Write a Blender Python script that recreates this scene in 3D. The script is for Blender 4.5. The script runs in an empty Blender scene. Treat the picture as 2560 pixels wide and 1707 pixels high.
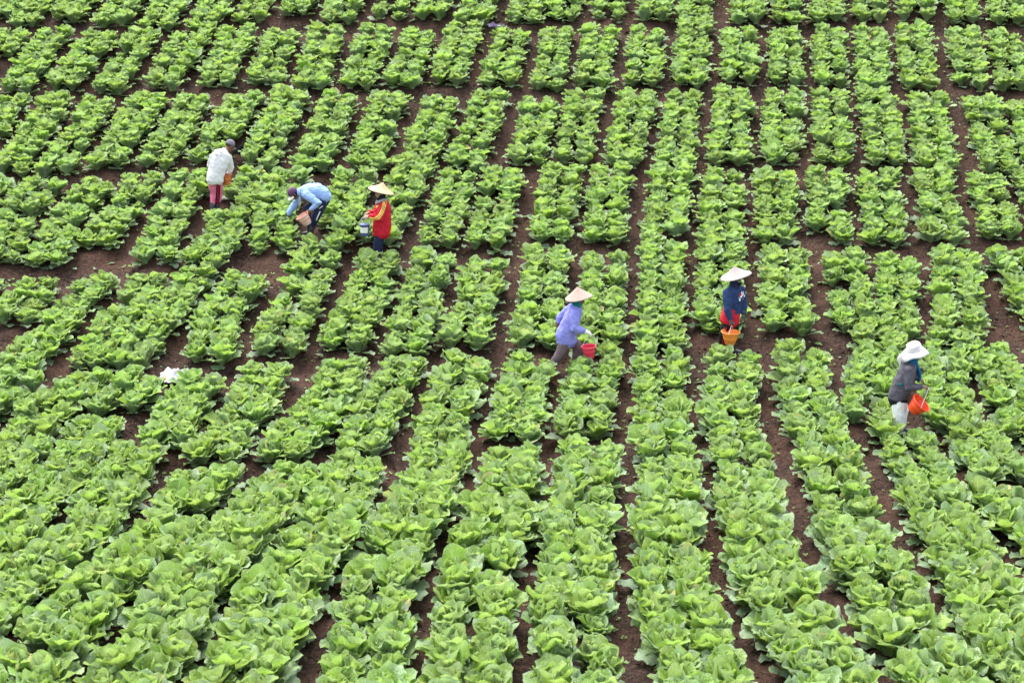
import bpy, bmesh, math, random
import numpy as np
from mathutils import Vector, Matrix, noise
from mathutils.bvhtree import BVHTree

# ------------------------------------------------------------------ camera, light, exposure
scene = bpy.context.scene
C = scene.collection
CAM_Z, PITCH, LENS = 9.1, math.radians(16.0), 60.0
cam_data = bpy.data.cameras.new('camera')
cam_data.lens = LENS
cam_data.sensor_width = 36.0
cam_data.clip_start, cam_data.clip_end = 0.1, 2000.0
cam = bpy.data.objects.new('camera', cam_data)
cam.location = (0, 0, CAM_Z)
cam.rotation_euler = (math.radians(90) - PITCH, 0, 0)
cam_data.dof.use_dof = True
cam_data.dof.focus_distance = 29.5
cam_data.dof.aperture_fstop = 2.4
C.objects.link(cam)
scene.camera = cam

SUN_ELEV, SUN_AZ = math.radians(62), math.radians(-25)      # azimuth measured from +Y (away from the camera) to +X
world = bpy.data.worlds.new('World')
scene.world = world
world.use_nodes = True
wn, wl = world.node_tree.nodes, world.node_tree.links
wn.clear()
sky = wn.new('ShaderNodeTexSky')
sky.sky_type = 'NISHITA'
sky.sun_disc = False
sky.sun_elevation = SUN_ELEV
sky.sun_rotation = SUN_AZ
sky.air_density, sky.dust_density, sky.ozone_density = 1.0, 3.0, 1.0
hsv = wn.new('ShaderNodeHueSaturation')                     # high thin cloud: the sky is paler than a clear one
hsv.inputs['Saturation'].default_value = 0.42
bg = wn.new('ShaderNodeBackground')
bg.inputs['Strength'].default_value = 0.15
wo = wn.new('ShaderNodeOutputWorld')
wl.new(sky.outputs[0], hsv.inputs['Color'])
wl.new(hsv.outputs[0], bg.inputs['Color'])
wl.new(bg.outputs[0], wo.inputs['Surface'])
sun_data = bpy.data.lights.new('sun', 'SUN')
sun_data.energy = 1.5
sun_data.angle = math.radians(60)
sun_data.color = (1.0, 0.96, 0.9)
sun = bpy.data.objects.new('sun', sun_data)
sun.location = (0, 0, 60)
sdir = Vector((math.sin(SUN_AZ) * math.cos(SUN_ELEV), math.cos(SUN_AZ) * math.cos(SUN_ELEV), math.sin(SUN_ELEV)))
sun.rotation_euler = sdir.to_track_quat('Z', 'Y').to_euler()
C.objects.link(sun)
vs = scene.view_settings
vs.view_transform, vs.look, vs.exposure, vs.gamma = 'Standard', 'None', 2.0, 1.0
vs.use_curve_mapping = False
cy = scene.cycles
cy.max_bounces, cy.diffuse_bounces, cy.glossy_bounces, cy.transmission_bounces = 6, 4, 2, 4

# ------------------------------------------------------------------ helpers
rng = np.random.default_rng(11)
random.seed(5)

def tag(o, label=None, cat=None, group=None, kind=None):
    if label: o['label'] = label
    if cat: o['category'] = cat
    if group: o['group'] = group
    if kind: o['kind'] = kind
    return o

def empty(name, loc, rz=0.0, scale=1.0):
    o = bpy.data.objects.new(name, None)
    C.objects.link(o)
    o.empty_display_size = 0.2
    o.location = loc
    o.rotation_euler = (0, 0, rz)
    o.scale = (scale,) * 3
    return o

def np_mesh(name, verts, quads, mat=None, uv=None, attrs=None, smooth=True):
    """quads: (n,4) int array; uv: per-vertex (n,2); attrs: dict of per-vertex floats"""
    me = bpy.data.meshes.new(name)
    nv, nf = len(verts), len(quads)
    k = quads.shape[1]
    me.vertices.add(nv)
    me.vertices.foreach_set('co', np.ascontiguousarray(verts, np.float32).ravel())
    me.loops.add(nf * k)
    me.loops.foreach_set('vertex_index', np.ascontiguousarray(quads, np.int32).ravel())
    me.polygons.add(nf)
    me.polygons.foreach_set('loop_start', np.arange(0, nf * k, k, dtype=np.int32))
    me.update(calc_edges=True)
    if uv is not None:
        ul = me.uv_layers.new(name='UVMap')
        ul.data.foreach_set('uv', np.ascontiguousarray(uv[quads.ravel()], np.float32).ravel())
    for an, av in (attrs or {}).items():
        a = me.attributes.new(an, 'FLOAT', 'POINT')
        a.data.foreach_set('value', np.ascontiguousarray(av, np.float32))
    if smooth:
        me.polygons.foreach_set('use_smooth', np.ones(nf, bool))
    if mat: me.materials.append(mat)
    me.validate()
    return me

def obj(name, me, parent=None, **kw):
    o = bpy.data.objects.new(name, me)
    C.objects.link(o)
    if parent: o.parent = parent
    tag(o, **kw)
    return o

class Nodes:
    """thin wrapper for building a node tree"""
    def __init__(s, name):
        s.mat = bpy.data.materials.new(name)
        s.mat.use_nodes = True
        s.t = s.mat.node_tree
        s.t.nodes.clear()
    def n(s, typ, props=None, **ins):
        nd = s.t.nodes.new(typ)
        for k, v in (props or {}).items(): setattr(nd, k, v)
        for k, v in ins.items(): s.set(nd, k, v)
        return nd
    def set(s, nd, k, v):
        key = int(k[1:]) if k[0] == 'i' and k[1:].isdigit() else k.replace('_', ' ')
        sock = nd.inputs[key]
        if isinstance(v, bpy.types.NodeSocket): s.t.links.new(v, sock)
        elif isinstance(v, bpy.types.Node): s.t.links.new(v.outputs[0], sock)
        else:
            if isinstance(v, (tuple, list)) and len(v) == 3 and sock.type == 'RGBA': v = (*v, 1)
            sock.default_value = v
    def m(s, op, a, b=0.0, c=0.0):
        return s.n('ShaderNodeMath', {'operation': op}, i0=a, i1=b, i2=c).outputs[0]
    def mix(s, f, a, b, blend='MIX'):
        nd = s.n('ShaderNodeMix', {'data_type': 'RGBA', 'blend_type': blend})
        s.set(nd, 'i0', f); s.set(nd, 'i6', a); s.set(nd, 'i7', b)
        return nd.outputs[2]
    def ramp(s, f, a, b, lo=0.0, hi=1.0):
        return s.n('ShaderNodeMapRange', {'clamp': True, 'interpolation_type': 'SMOOTHSTEP'}, i0=f, i1=a, i2=b, i3=lo, i4=hi).outputs[0]
    def out(s, sh):
        o = s.n('ShaderNodeOutputMaterial', Surface=sh)
        return s.mat

# ------------------------------------------------------------------ terrain
_TH = np.array([0, 10, 20, 25, 29.5, 34, 38, 42, 50, 60, 80.0])
_TZ = np.array([-.15, -.1, -.03, .15, 1.0, 2.25, 3.55, 5.0, 7.9, 11.4, 18.0])
_g = np.linspace(0, 80, 1601)
_b = np.interp(_g, _TH, _TZ)
_k = np.exp(-0.5 * (np.arange(-80, 81) / 32) ** 2); _k /= _k.sum()
_s = np.convolve(np.concatenate([2 * _b[0] - _b[80:0:-1], _b, 2 * _b[-1] - _b[-2:-82:-1]]), _k, 'valid')
def terr(y):
    y = np.asarray(y, float)
    z = np.interp(y, _g, _s)
    return z + np.where(y > 80, (y - 80) * 0.12, 0)

def project(p):
    v = np.asarray(p, float) - np.array([0, 0, CAM_Z])
    D = v[..., 1] * math.cos(PITCH) - v[..., 2] * math.sin(PITCH)
    u = v[..., 1] * math.sin(PITCH) + v[..., 2] * math.cos(PITCH)
    f = LENS / 36.0
    return 0.5 + f * v[..., 0] / D, 0.5 - f * u / D * 2560 / 1707, D     # 0..1 across, 0..1 down, depth

# planting beds: (terrace, column, centre line on the ground in metres)
BEDS = [
(0,-4,[(-16.41,45.1),(-16.78,42.24)]),
(0,-3,[(-15.33,45.1),(-15.7,42.24)]),
(0,-2,[(-14.25,45.1),(-14.62,42.24)]),
(0,-1,[(-13.17,45.1),(-13.54,42.24)]),
(0,0,[(-12.09,45.1),(-12.46,42.24)]),
(0,1,[(-11.44,44.64),(-11.82,41.78)]),
(0,2,[(-10.51,44.87),(-10.89,42.01)]),
(0,3,[(-9.3,44.64),(-9.68,41.78)]),
(0,4,[(-8.17,44.53),(-8.55,41.67)]),
(0,5,[(-7.02,44.42),(-7.46,41.5)]),
(0,6,[(-6.01,44.87),(-6.39,42.01)]),
(0,7,[(-4.94,45.27),(-5.31,42.41)]),
(0,8,[(-3.84,44.92),(-4.21,42.06)]),
(0,9,[(-2.63,45.1),(-3.0,42.24)]),
(0,10,[(-1.61,45.04),(-1.99,42.18)]),
(0,11,[(-0.49,44.87),(-0.87,42.01)]),
(0,12,[(0.69,44.92),(0.31,42.06)]),
(0,13,[(1.65,45.04),(1.27,42.18)]),
(0,14,[(2.71,45.04),(2.33,42.18)]),
(0,15,[(3.82,44.98),(3.45,42.12)]),
(0,16,[(4.8,44.7),(4.41,41.76)]),
(0,17,[(6.1,44.87),(5.72,42.01)]),
(0,18,[(7.05,44.87),(6.67,42.01)]),
(0,19,[(8.06,44.87),(7.68,42.01)]),
(0,20,[(9.12,44.87),(8.74,42.01)]),
(0,21,[(10.23,44.98),(9.85,42.12)]),
(0,22,[(11.36,44.92),(10.98,42.06)]),
(0,23,[(12.46,44.87),(12.08,42.01)]),
(0,24,[(13.56,44.87),(13.18,42.01)]),
(0,25,[(14.66,44.87),(14.28,42.01)]),
(0,26,[(15.76,44.87),(15.38,42.01)]),
(1,-3,[(-15.13,41.05),(-15.25,40.25)]),
(1,-2,[(-14.05,41.05),(-14.17,40.25)]),
(1,-1,[(-12.97,41.05),(-13.09,40.25)]),
(1,0,[(-11.89,41.05),(-12.01,40.25)]),
(1,1,[(-10.92,41.27),(-11.18,38.6)]),
(1,2,[(-9.77,41.06),(-10.18,38.74)]),
(1,3,[(-8.78,41.16),(-9.09,38.6)]),
(1,4,[(-7.59,41.19),(-7.96,38.78)]),
(1,5,[(-6.54,41.27),(-6.7,38.9)]),
(1,6,[(-5.48,41.1),(-5.63,38.85)]),
(1,7,[(-4.44,41.27),(-4.56,38.7)]),
(1,8,[(-3.27,41.27),(-3.5,38.75)]),
(1,9,[(-2.18,41.16),(-2.5,38.85)]),
(1,10,[(-1.1,41.61),(-1.46,39.0)]),
(1,11,[(0.01,41.16),(-0.3,38.9)]),
(1,12,[(1.1,41.33),(0.81,38.7)]),
(1,13,[(2.11,41.27),(1.83,38.8)]),
(1,14,[(3.25,41.27),(2.96,38.95)]),
(1,15,[(4.37,41.43),(4.02,38.88)]),
(1,16,[(5.46,41.27),(5.18,39.0)]),
(1,17,[(6.54,41.21),(6.25,39.0)]),
(1,18,[(7.58,41.27),(7.25,38.8)]),
(1,19,[(8.54,41.22),(8.2,38.73)]),
(1,20,[(9.6,41.38),(9.19,38.7)]),
(1,21,[(10.74,41.27),(10.41,38.7)]),
(1,22,[(11.75,41.06),(11.33,38.69)]),
(1,23,[(12.85,41.06),(12.43,38.69)]),
(1,24,[(13.95,41.06),(13.53,38.69)]),
(1,25,[(15.05,41.06),(14.63,38.69)]),
(2,-2,[(-13.29,37.89),(-13.43,36.63)]),
(2,-1,[(-12.21,37.89),(-12.35,36.63)]),
(2,0,[(-11.13,37.89),(-11.27,36.63)]),
(2,1,[(-10.16,38.09),(-10.38,34.95)]),
(2,2,[(-9.18,37.99),(-9.45,34.86)]),
(2,3,[(-8.06,38.09),(-8.44,35.22)]),
(2,4,[(-7.04,37.99),(-7.43,35.22)]),
(2,5,[(-5.91,38.1),(-6.39,35.4)]),
(2,6,[(-4.94,38.09),(-5.27,35.22)]),
(2,7,[(-3.83,38.14),(-4.13,35.13)]),
(2,8,[(-2.71,38.09),(-3.04,35.22)]),
(2,9,[(-1.57,37.94),(-1.99,35.1)]),
(2,10,[(-0.5,38.09),(-0.96,35.22)]),
(2,11,[(0.6,37.89),(0.3,35.32)]),
(2,12,[(1.62,38.09),(1.27,35.41)]),
(2,13,[(2.84,38.15),(2.31,35.31)]),
(2,14,[(3.84,38.2),(3.39,35.29)]),
(2,15,[(4.93,38.3),(4.51,35.41)]),
(2,16,[(6.07,38.25),(5.65,35.41)]),
(2,17,[(7.11,38.2),(6.72,35.41)]),
(2,18,[(8.15,38.4),(7.83,35.4)]),
(2,19,[(9.22,37.94),(8.8,35.09)]),
(2,20,[(10.38,37.89),(10.13,34.95)]),
(2,21,[(11.33,37.89),(11.0,35.22)]),
(2,22,[(12.43,37.89),(12.1,35.22)]),
(2,23,[(13.53,37.89),(13.2,35.22)]),
(3,-3,[(-12.74,34.34),(-12.98,33.43),(-12.84,31.38)]),
(3,-2,[(-11.66,34.34),(-11.9,33.43),(-11.76,31.38)]),
(3,-1,[(-10.58,34.34),(-10.82,33.43),(-10.68,31.38)]),
(3,0,[(-9.5,34.34),(-9.74,33.43),(-9.6,31.38)]),
(3,1,[(-8.39,34.34),(-8.75,33.08),(-8.79,31.38)]),
(3,2,[(-7.54,34.53),(-7.66,33.43),(-8.01,32.05)]),
(3,3,[(-6.56,34.53),(-6.73,33.08),(-6.74,31.46)]),
(3,4,[(-5.2,34.57),(-5.57,33.7),(-5.67,31.79),(-5.87,30.83)]),
(3,5,[(-4.52,34.62),(-4.74,33.43),(-4.59,31.8)]),
(3,6,[(-3.23,34.57),(-3.37,33.08),(-3.65,31.72)]),
(3,7,[(-2.04,34.77),(-2.31,33.43),(-2.57,32.13)]),
(3,8,[(-1.08,34.62),(-1.44,32.05)]),
(3,9,[(-0.17,34.71),(-0.49,31.96)]),
(3,10,[(1.05,34.8),(0.74,32.22)]),
(3,11,[(2.04,34.8),(1.78,32.13)]),
(3,12,[(3.32,34.95),(2.9,31.97)]),
(3,13,[(4.35,34.66),(4.02,32.01)]),
(3,14,[(5.42,34.62),(5.1,32.13)]),
(3,15,[(6.45,34.62),(6.13,32.22)]),
(3,16,[(7.49,34.62),(7.21,32.13)]),
(3,17,[(8.64,34.78),(8.34,32.21)]),
(3,18,[(9.7,34.53),(9.48,32.3)]),
(3,19,[(10.72,34.53),(10.42,32.13)]),
(3,20,[(11.82,34.53),(11.52,32.13)]),
(3,21,[(12.92,34.53),(12.62,32.13)]),
(4,-2,[(-10.8,30.32),(-10.98,29.15)]),
(4,-1,[(-9.72,30.32),(-9.9,29.15)]),
(4,0,[(-8.64,30.32),(-8.82,29.15)]),
(4,1,[(-7.67,30.58),(-8.26,27.37)]),
(4,2,[(-6.67,30.51),(-7.18,27.44)]),
(4,3,[(-5.89,30.5),(-6.46,27.54)]),
(4,4,[(-4.88,30.44),(-5.17,29.33),(-5.13,27.79)]),
(4,5,[(-3.66,31.38),(-4.01,28.02)]),
(4,6,[(-2.49,31.36),(-2.88,28.18)]),
(4,7,[(-1.47,31.44),(-1.86,28.02)]),
(4,8,[(-0.45,31.11),(-0.84,28.26)]),
(4,9,[(0.69,31.53),(0.38,28.33)]),
(4,10,[(1.78,31.31),(1.47,28.07)]),
(4,11,[(2.87,31.63),(2.53,28.1)]),
(4,12,[(3.98,31.68),(3.6,28.88)]),
(4,13,[(5.14,31.36),(4.81,28.8)]),
(4,14,[(6.21,31.44),(6.05,28.8)]),
(4,15,[(7.28,31.31),(6.67,28.5)]),
(4,16,[(8.35,31.39),(7.78,28.49)]),
(4,17,[(9.45,31.44),(9.41,28.8)]),
(4,18,[(10.55,31.44),(10.51,28.8)]),
(4,19,[(11.65,31.44),(11.61,28.8)]),
(5,-2,[(-10.18,26.84),(-10.66,25.69),(-10.61,23.24)]),
(5,-1,[(-9.1,26.84),(-9.58,25.69),(-9.53,23.24)]),
(5,0,[(-8.02,26.84),(-8.5,25.69),(-8.45,23.24)]),
(5,1,[(-6.94,26.84),(-7.42,25.69),(-7.37,23.24)]),
(5,2,[(-6.07,26.86),(-6.44,25.64),(-6.53,23.79)]),
(5,3,[(-5.12,26.79),(-5.28,25.78),(-5.26,24.72)]),
(5,4,[(-4.06,27.08),(-4.24,25.69),(-4.44,24.2)]),
(5,5,[(-2.8,27.38),(-2.91,26.26),(-3.49,24.25)]),
(5,6,[(-1.8,27.3),(-2.13,25.78),(-2.29,24.32)]),
(5,7,[(-0.75,27.42),(-1.04,25.78),(-1.12,24.42)]),
(5,8,[(0.37,27.53),(0.15,26.02),(0.0,24.96)]),
(5,9,[(1.47,27.74),(1.23,26.26),(1.08,25.1)]),
(5,10,[(2.53,27.76),(2.4,26.26),(2.35,25.31)]),
(5,11,[(3.77,27.57),(3.5,26.26),(3.42,25.16)]),
(5,12,[(4.92,27.69),(4.75,26.74),(4.73,25.33)]),
(5,13,[(6.39,28.3),(5.77,26.26),(5.58,25.48)]),
(5,14,[(7.5,28.28),(6.99,26.26),(6.93,25.29)]),
(5,15,[(8.07,27.97),(8.09,26.26),(8.02,25.15)]),
(5,16,[(9.17,27.97),(9.19,26.26),(9.12,25.15)]),
(5,17,[(10.27,27.97),(10.29,26.26),(10.22,25.15)]),
(6,-2,[(-8.53,23.23),(-8.88,22.37),(-9.06,21.88)]),
(6,-1,[(-7.45,23.23),(-7.8,22.37),(-7.98,21.88)]),
(6,0,[(-6.46,23.46),(-6.72,22.37),(-6.76,21.74)]),
(6,1,[(-5.65,24.34),(-5.68,22.85),(-5.74,21.96)]),
(6,2,[(-4.31,23.4),(-4.58,22.7),(-4.57,21.96)]),
(6,3,[(-3.16,23.44),(-3.35,22.94),(-3.54,21.99)]),
(6,4,[(-2.26,23.98),(-2.33,23.36),(-2.41,22.36)]),
(6,5,[(-1.06,24.08),(-1.09,23.6),(-1.26,22.58)]),
(6,6,[(0.06,24.07),(-0.04,23.6),(-0.14,22.53)]),
(6,7,[(1.21,24.36),(1.15,23.84),(1.06,22.86)]),
(6,8,[(2.34,24.98),(2.31,23.84),(2.26,23.02)]),
(6,9,[(3.44,24.83),(3.42,23.84),(3.38,23.12)]),
(6,10,[(4.71,25.0),(4.76,24.09),(4.67,23.26)]),
(6,11,[(6.05,25.05),(5.98,24.04),(5.99,23.24)]),
(6,12,[(7.16,25.13),(7.08,24.04),(7.2,23.43)]),
(6,13,[(8.26,25.13),(8.18,24.04),(8.3,23.43)]),
(6,14,[(9.36,25.13),(9.28,24.04),(9.4,23.43)]),
(7,0,[(-7.63,21.22),(-8.02,19.52),(-8.26,18.16),(-8.5,16.58)]),
(7,1,[(-6.66,21.41),(-6.94,19.52),(-7.16,18.3),(-7.41,16.72)]),
(7,2,[(-5.64,21.63),(-6.33,19.52),(-6.37,17.85),(-6.49,17.57),(-6.91,16.03)]),
(7,3,[(-4.49,21.63),(-5.21,19.52),(-5.4,17.85),(-5.5,17.41),(-5.78,15.84)]),
(7,4,[(-3.49,21.65),(-4.05,19.52),(-4.15,17.85),(-4.23,17.41),(-4.48,15.83)]),
(7,5,[(-2.43,22.03),(-2.89,19.52),(-2.95,17.79),(-3.03,17.41),(-3.3,15.83)]),
(7,6,[(-1.27,22.24),(-1.62,20.6),(-1.67,19.4),(-1.64,17.41),(-1.73,15.81)]),
(7,7,[(-0.15,22.19),(-0.4,20.19),(-0.47,19.4),(-0.46,17.41),(-0.56,15.81)]),
(7,8,[(1.03,22.52),(0.78,20.6),(0.74,19.4),(0.72,17.41),(0.61,15.81)]),
(7,9,[(2.25,22.69),(2.07,21.46),(1.98,19.4),(2.06,17.96),(2.14,17.41),(2.15,15.81)]),
(7,10,[(3.34,22.78),(3.28,21.46),(3.33,19.4),(3.42,17.96),(3.55,17.41),(3.63,15.81)]),
(7,11,[(4.66,22.92),(4.58,21.46),(4.66,19.4),(4.67,17.96),(4.78,17.41),(4.83,15.81)]),
(7,12,[(5.92,22.9),(5.92,21.46),(5.86,19.4),(5.77,17.96),(5.85,17.41),(5.86,15.81)]),
(7,13,[(6.82,22.69),(7.16,21.46),(7.05,19.4),(7.12,18.26),(7.06,16.66)]),
(7,14,[(7.92,22.69),(8.26,21.46),(8.15,19.4),(8.22,18.26),(8.16,16.66)]),
(7,15,[(9.02,22.69),(9.36,21.46),(9.25,19.4),(9.32,18.26),(9.26,16.66)]),
(-1,-4,[(-15.97,48.47),(-16.33,45.74)]),
(-1,-3,[(-14.89,48.47),(-15.25,45.74)]),
(-1,-2,[(-13.81,48.47),(-14.17,45.74)]),
(-1,-1,[(-12.73,48.47),(-13.09,45.74)]),
(-1,0,[(-11.65,48.47),(-12.01,45.74)]),
(-1,1,[(-11.0,48.01),(-11.36,45.28)]),
(-1,2,[(-10.07,48.24),(-10.43,45.51)]),
(-1,3,[(-8.86,48.01),(-9.22,45.28)]),
(-1,4,[(-7.73,47.9),(-8.09,45.17)]),
(-1,5,[(-6.58,47.79),(-6.94,45.06)]),
(-1,6,[(-5.57,48.24),(-5.93,45.51)]),
(-1,7,[(-4.5,48.64),(-4.86,45.91)]),
(-1,8,[(-3.4,48.29),(-3.76,45.56)]),
(-1,9,[(-2.19,48.47),(-2.55,45.74)]),
(-1,10,[(-1.17,48.41),(-1.53,45.68)]),
(-1,11,[(-0.05,48.24),(-0.41,45.51)]),
(-1,12,[(1.13,48.29),(0.77,45.56)]),
(-1,13,[(2.09,48.41),(1.73,45.68)]),
(-1,14,[(3.15,48.41),(2.79,45.68)]),
(-1,15,[(4.26,48.35),(3.9,45.62)]),
(-1,16,[(5.24,48.07),(4.88,45.34)]),
(-1,17,[(6.54,48.24),(6.18,45.51)]),
(-1,18,[(7.49,48.24),(7.13,45.51)]),
(-1,19,[(8.5,48.24),(8.14,45.51)]),
(-1,20,[(9.56,48.24),(9.2,45.51)]),
(-1,21,[(10.67,48.35),(10.31,45.62)]),
(-1,22,[(11.8,48.29),(11.44,45.56)]),
(-1,23,[(12.9,48.24),(12.54,45.51)]),
(-1,24,[(14.0,48.24),(13.64,45.51)]),
(-1,25,[(15.1,48.24),(14.74,45.51)]),
(-1,26,[(16.2,48.24),(15.84,45.51)]),
]

SEGS = np.array([(*g[i], *g[i + 1]) for _, _, g in BEDS for i in range(len(g) - 1)])
def bed_distance(P):
    """distance of ground points (n,2) to the nearest bed centre line"""
    out = np.full(len(P), 9.0)
    for x0, y0, x1, y1 in SEGS:
        w = np.where((P[:, 0] > min(x0, x1) - 1.2) & (P[:, 0] < max(x0, x1) + 1.2) & (P[:, 1] > min(y0, y1) - 1.2) & (P[:, 1] < max(y0, y1) + 1.2))[0]
        if not len(w): continue
        q = P[w]
        d = np.array([x1 - x0, y1 - y0]); L2 = d @ d
        t = np.clip(((q - [x0, y0]) @ d) / L2, 0, 1)
        dist = np.hypot(*(q - [x0, y0] - t[:, None] * d).T)
        out[w] = np.minimum(out[w], dist)
    return out

def bumps(P, freq, seed):
    """cheap smooth value noise on a lattice"""
    r = np.random.default_rng(seed)
    T = r.uniform(-1, 1, (256, 256))
    q = P * freq + 1000
    i = np.floor(q).astype(int); f = q - i; f = f * f * (3 - 2 * f)
    a = T[i[:, 0] % 256, i[:, 1] % 256]; b = T[(i[:, 0] + 1) % 256, i[:, 1] % 256]
    c = T[i[:, 0] % 256, (i[:, 1] + 1) % 256]; d = T[(i[:, 0] + 1) % 256, (i[:, 1] + 1) % 256]
    return (a * (1 - f[:, 0]) + b * f[:, 0]) * (1 - f[:, 1]) + (c * (1 - f[:, 0]) + d * f[:, 0]) * f[:, 1]

def ground_z(P):
    P = np.atleast_2d(np.asarray(P, float))
    d = bed_distance(P)
    t = np.clip((0.56 - d) / 0.26, 0, 1)
    ridge = 0.10 * t * t * (3 - 2 * t)
    return terr(P[:, 1]) + ridge - 0.05 + 0.030 * bumps(P, 2.3, 1) + 0.024 * bumps(P, 5.1, 2) + 0.012 * bumps(P, 9.0, 3)

# ------------------------------------------------------------------ materials
def soil_material():
    N = Nodes('soil')
    pos = N.n('ShaderNodeNewGeometry').outputs['Position']
    n1 = N.n('ShaderNodeTexNoise', Vector=pos, Scale=0.9, Detail=5.0, Roughness=0.6).outputs[0]
    n2 = N.n('ShaderNodeTexNoise', Vector=pos, Scale=14.0, Detail=6.0, Roughness=0.65).outputs[0]
    n3 = N.n('ShaderNodeTexVoronoi', Vector=pos, Scale=34.0).outputs[0]
    col = N.mix(N.ramp(n1, 0.40, 0.62), (0.021, 0.0112, 0.0075), (0.056, 0.0275, 0.0180))
    col = N.mix(N.ramp(n2, 0.42, 0.70), col, (0.078, 0.041, 0.028))
    col = N.mix(N.ramp(n2, 0.50, 0.28, 0, 0.7), col, (0.013, 0.0075, 0.0055))
    h = N.m('ADD', N.m('MULTIPLY', n2, 1.0), N.m('MULTIPLY', n3, 0.6))
    bump = N.n('ShaderNodeBump', Strength=0.9, Distance=0.05, Height=h)
    b = N.n('ShaderNodeBsdfPrincipled', Base_Color=col, Roughness=0.9, Normal=bump)
    N.set(b, 'Specular IOR Level', 0.2)
    return N.out(b)

def leaf_material():
    N = Nodes('cabbage_leaf')
    uv = N.n('ShaderNodeUVMap', {'uv_map': 'UVMap'}).outputs[0]
    sep = N.n('ShaderNodeSeparateXYZ', i0=uv)
    pos = N.n('ShaderNodeNewGeometry').outputs['Position']
    orand = N.n('ShaderNodeObjectInfo').outputs['Random']
    rnd = N.n('ShaderNodeAttribute', {'attribute_name': 'rnd'}).outputs['Fac']
    role = N.n('ShaderNodeAttribute', {'attribute_name': 'role'}).outputs['Fac']
    plant = N.n('ShaderNodeAttribute', {'attribute_name': 'plant'}).outputs['Fac']
    r = N.m('FRACT', N.m('ADD', rnd, orand))
    r2 = N.m('FRACT', N.m('MULTIPLY', r, 7.31))
    wob = N.n('ShaderNodeTexNoise', Vector=pos, Scale=22.0, Detail=0.0).outputs[0]
    u = N.m('ABSOLUTE', N.m('SUBTRACT', N.m('MULTIPLY', sep.outputs[0], 2.0), 1.0))
    v = sep.outputs[1]
    # midrib tapering to the tip, and side veins that fan out from it
    rib = N.m('LESS_THAN', u, 0.0)
    ribw = N.m('MULTIPLY_ADD', v, -0.16, 0.19)
    rib = N.ramp(N.m('SUBTRACT', ribw, u), -0.03, 0.05)
    ph = N.m('ADD', N.m('SUBTRACT', N.m('MULTIPLY', v, 6.5), N.m('MULTIPLY', u, 3.2)), N.m('MULTIPLY', wob, 0.9))
    tri = N.m('ABSOLUTE', N.m('SUBTRACT', N.m('FRACT', ph), 0.5))
    vein = N.ramp(tri, 0.10, 0.02)
    vein = N.m('MULTIPLY', vein, N.ramp(u, 1.0, 0.5, 0.1, 1.0))
    veins = N.m('MAXIMUM', rib, N.m('MULTIPLY', vein, 0.75))
    # leaf colour: old outer leaves bluish, young inner leaves yellow green
    outer = N.mix(r, (0.145, 0.240, 0.110), (0.240, 0.325, 0.215))
    middle = N.mix(r, (0.165, 0.285, 0.036), (0.270, 0.390, 0.085))
    inner = N.mix(r, (0.235, 0.360, 0.060), (0.410, 0.505, 0.195))
    col = N.mix(N.ramp(role, 0.0, 0.5), outer, middle)
    col = N.mix(N.ramp(role, 0.5, 1.0), col, inner)
    col = N.mix(N.ramp(r2, 0.50, 0.90, 0, 0.62), col, (0.250, 0.340, 0.235))
    col = N.mix(N.ramp(v, 0.25, 0.0, 0, 0.65), col, (0.42, 0.52, 0.26))
    hs = N.n('ShaderNodeHueSaturation', Color=col, Saturation=1.06)
    N.set(hs, 'Hue', N.m('MULTIPLY_ADD', N.m('SUBTRACT', plant, 0.5), 0.022, 0.5))
    N.set(hs, 'Value', N.m('MULTIPLY_ADD', plant, 0.30, 0.85))
    col = hs.outputs[0]
    blot = N.n('ShaderNodeTexNoise', Vector=pos, Scale=30.0, Detail=1.0, Roughness=0.6).outputs[0]
    col = N.mix(N.ramp(blot, 0.58, 0.75, 0, 0.45), col, (0.21, 0.36, 0.12))
    col = N.mix(N.ramp(N.m('MAXIMUM', u, v), 0.80, 1.0, 0, 0.30), col, (0.33, 0.43, 0.25))  # paler leaf margins, with the rim highlight painted into the colour
    vs_ = N.m('MULTIPLY', veins, N.m('MULTIPLY_ADD', role, 0.35, 0.35))
    colv = N.mix(vs_, col, (0.46, 0.58, 0.28))
    # a few leaves yellow or scorched at the rim
    old = N.m('MULTIPLY', N.ramp(r2, 0.984, 0.992), N.ramp(N.m('ADD', N.m('MAXIMUM', u, v), N.m('MULTIPLY', blot, 0.5)), 0.95, 1.3))
    colv = N.mix(old, colv, (0.40, 0.36, 0.13))
    blis = N.n('ShaderNodeTexNoise', Vector=pos, Scale=48.0, Detail=0.0).outputs[0]
    h = N.m('SUBTRACT', N.m('MULTIPLY', blis, 1.2), N.m('MULTIPLY', rib, 0.6))
    bump = N.n('ShaderNodeBump', Strength=0.55, Distance=0.012, Height=h)
    wax = N.m('MULTIPLY_ADD', r2, 0.18, 0.38)
    b = N.n('ShaderNodeBsdfPrincipled', Base_Color=colv, Roughness=wax, Normal=bump)
    N.set(b, 'Specular IOR Level', 0.42)
    tcol = N.mix(0.45, colv, (0.36, 0.53, 0.09))
    tr = N.n('ShaderNodeBsdfTranslucent', Color=tcol, Normal=bump)
    sh = N.n('ShaderNodeMixShader', i0=0.44, i1=b.outputs[0], i2=tr.outputs[0])
    return N.out(sh)

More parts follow.
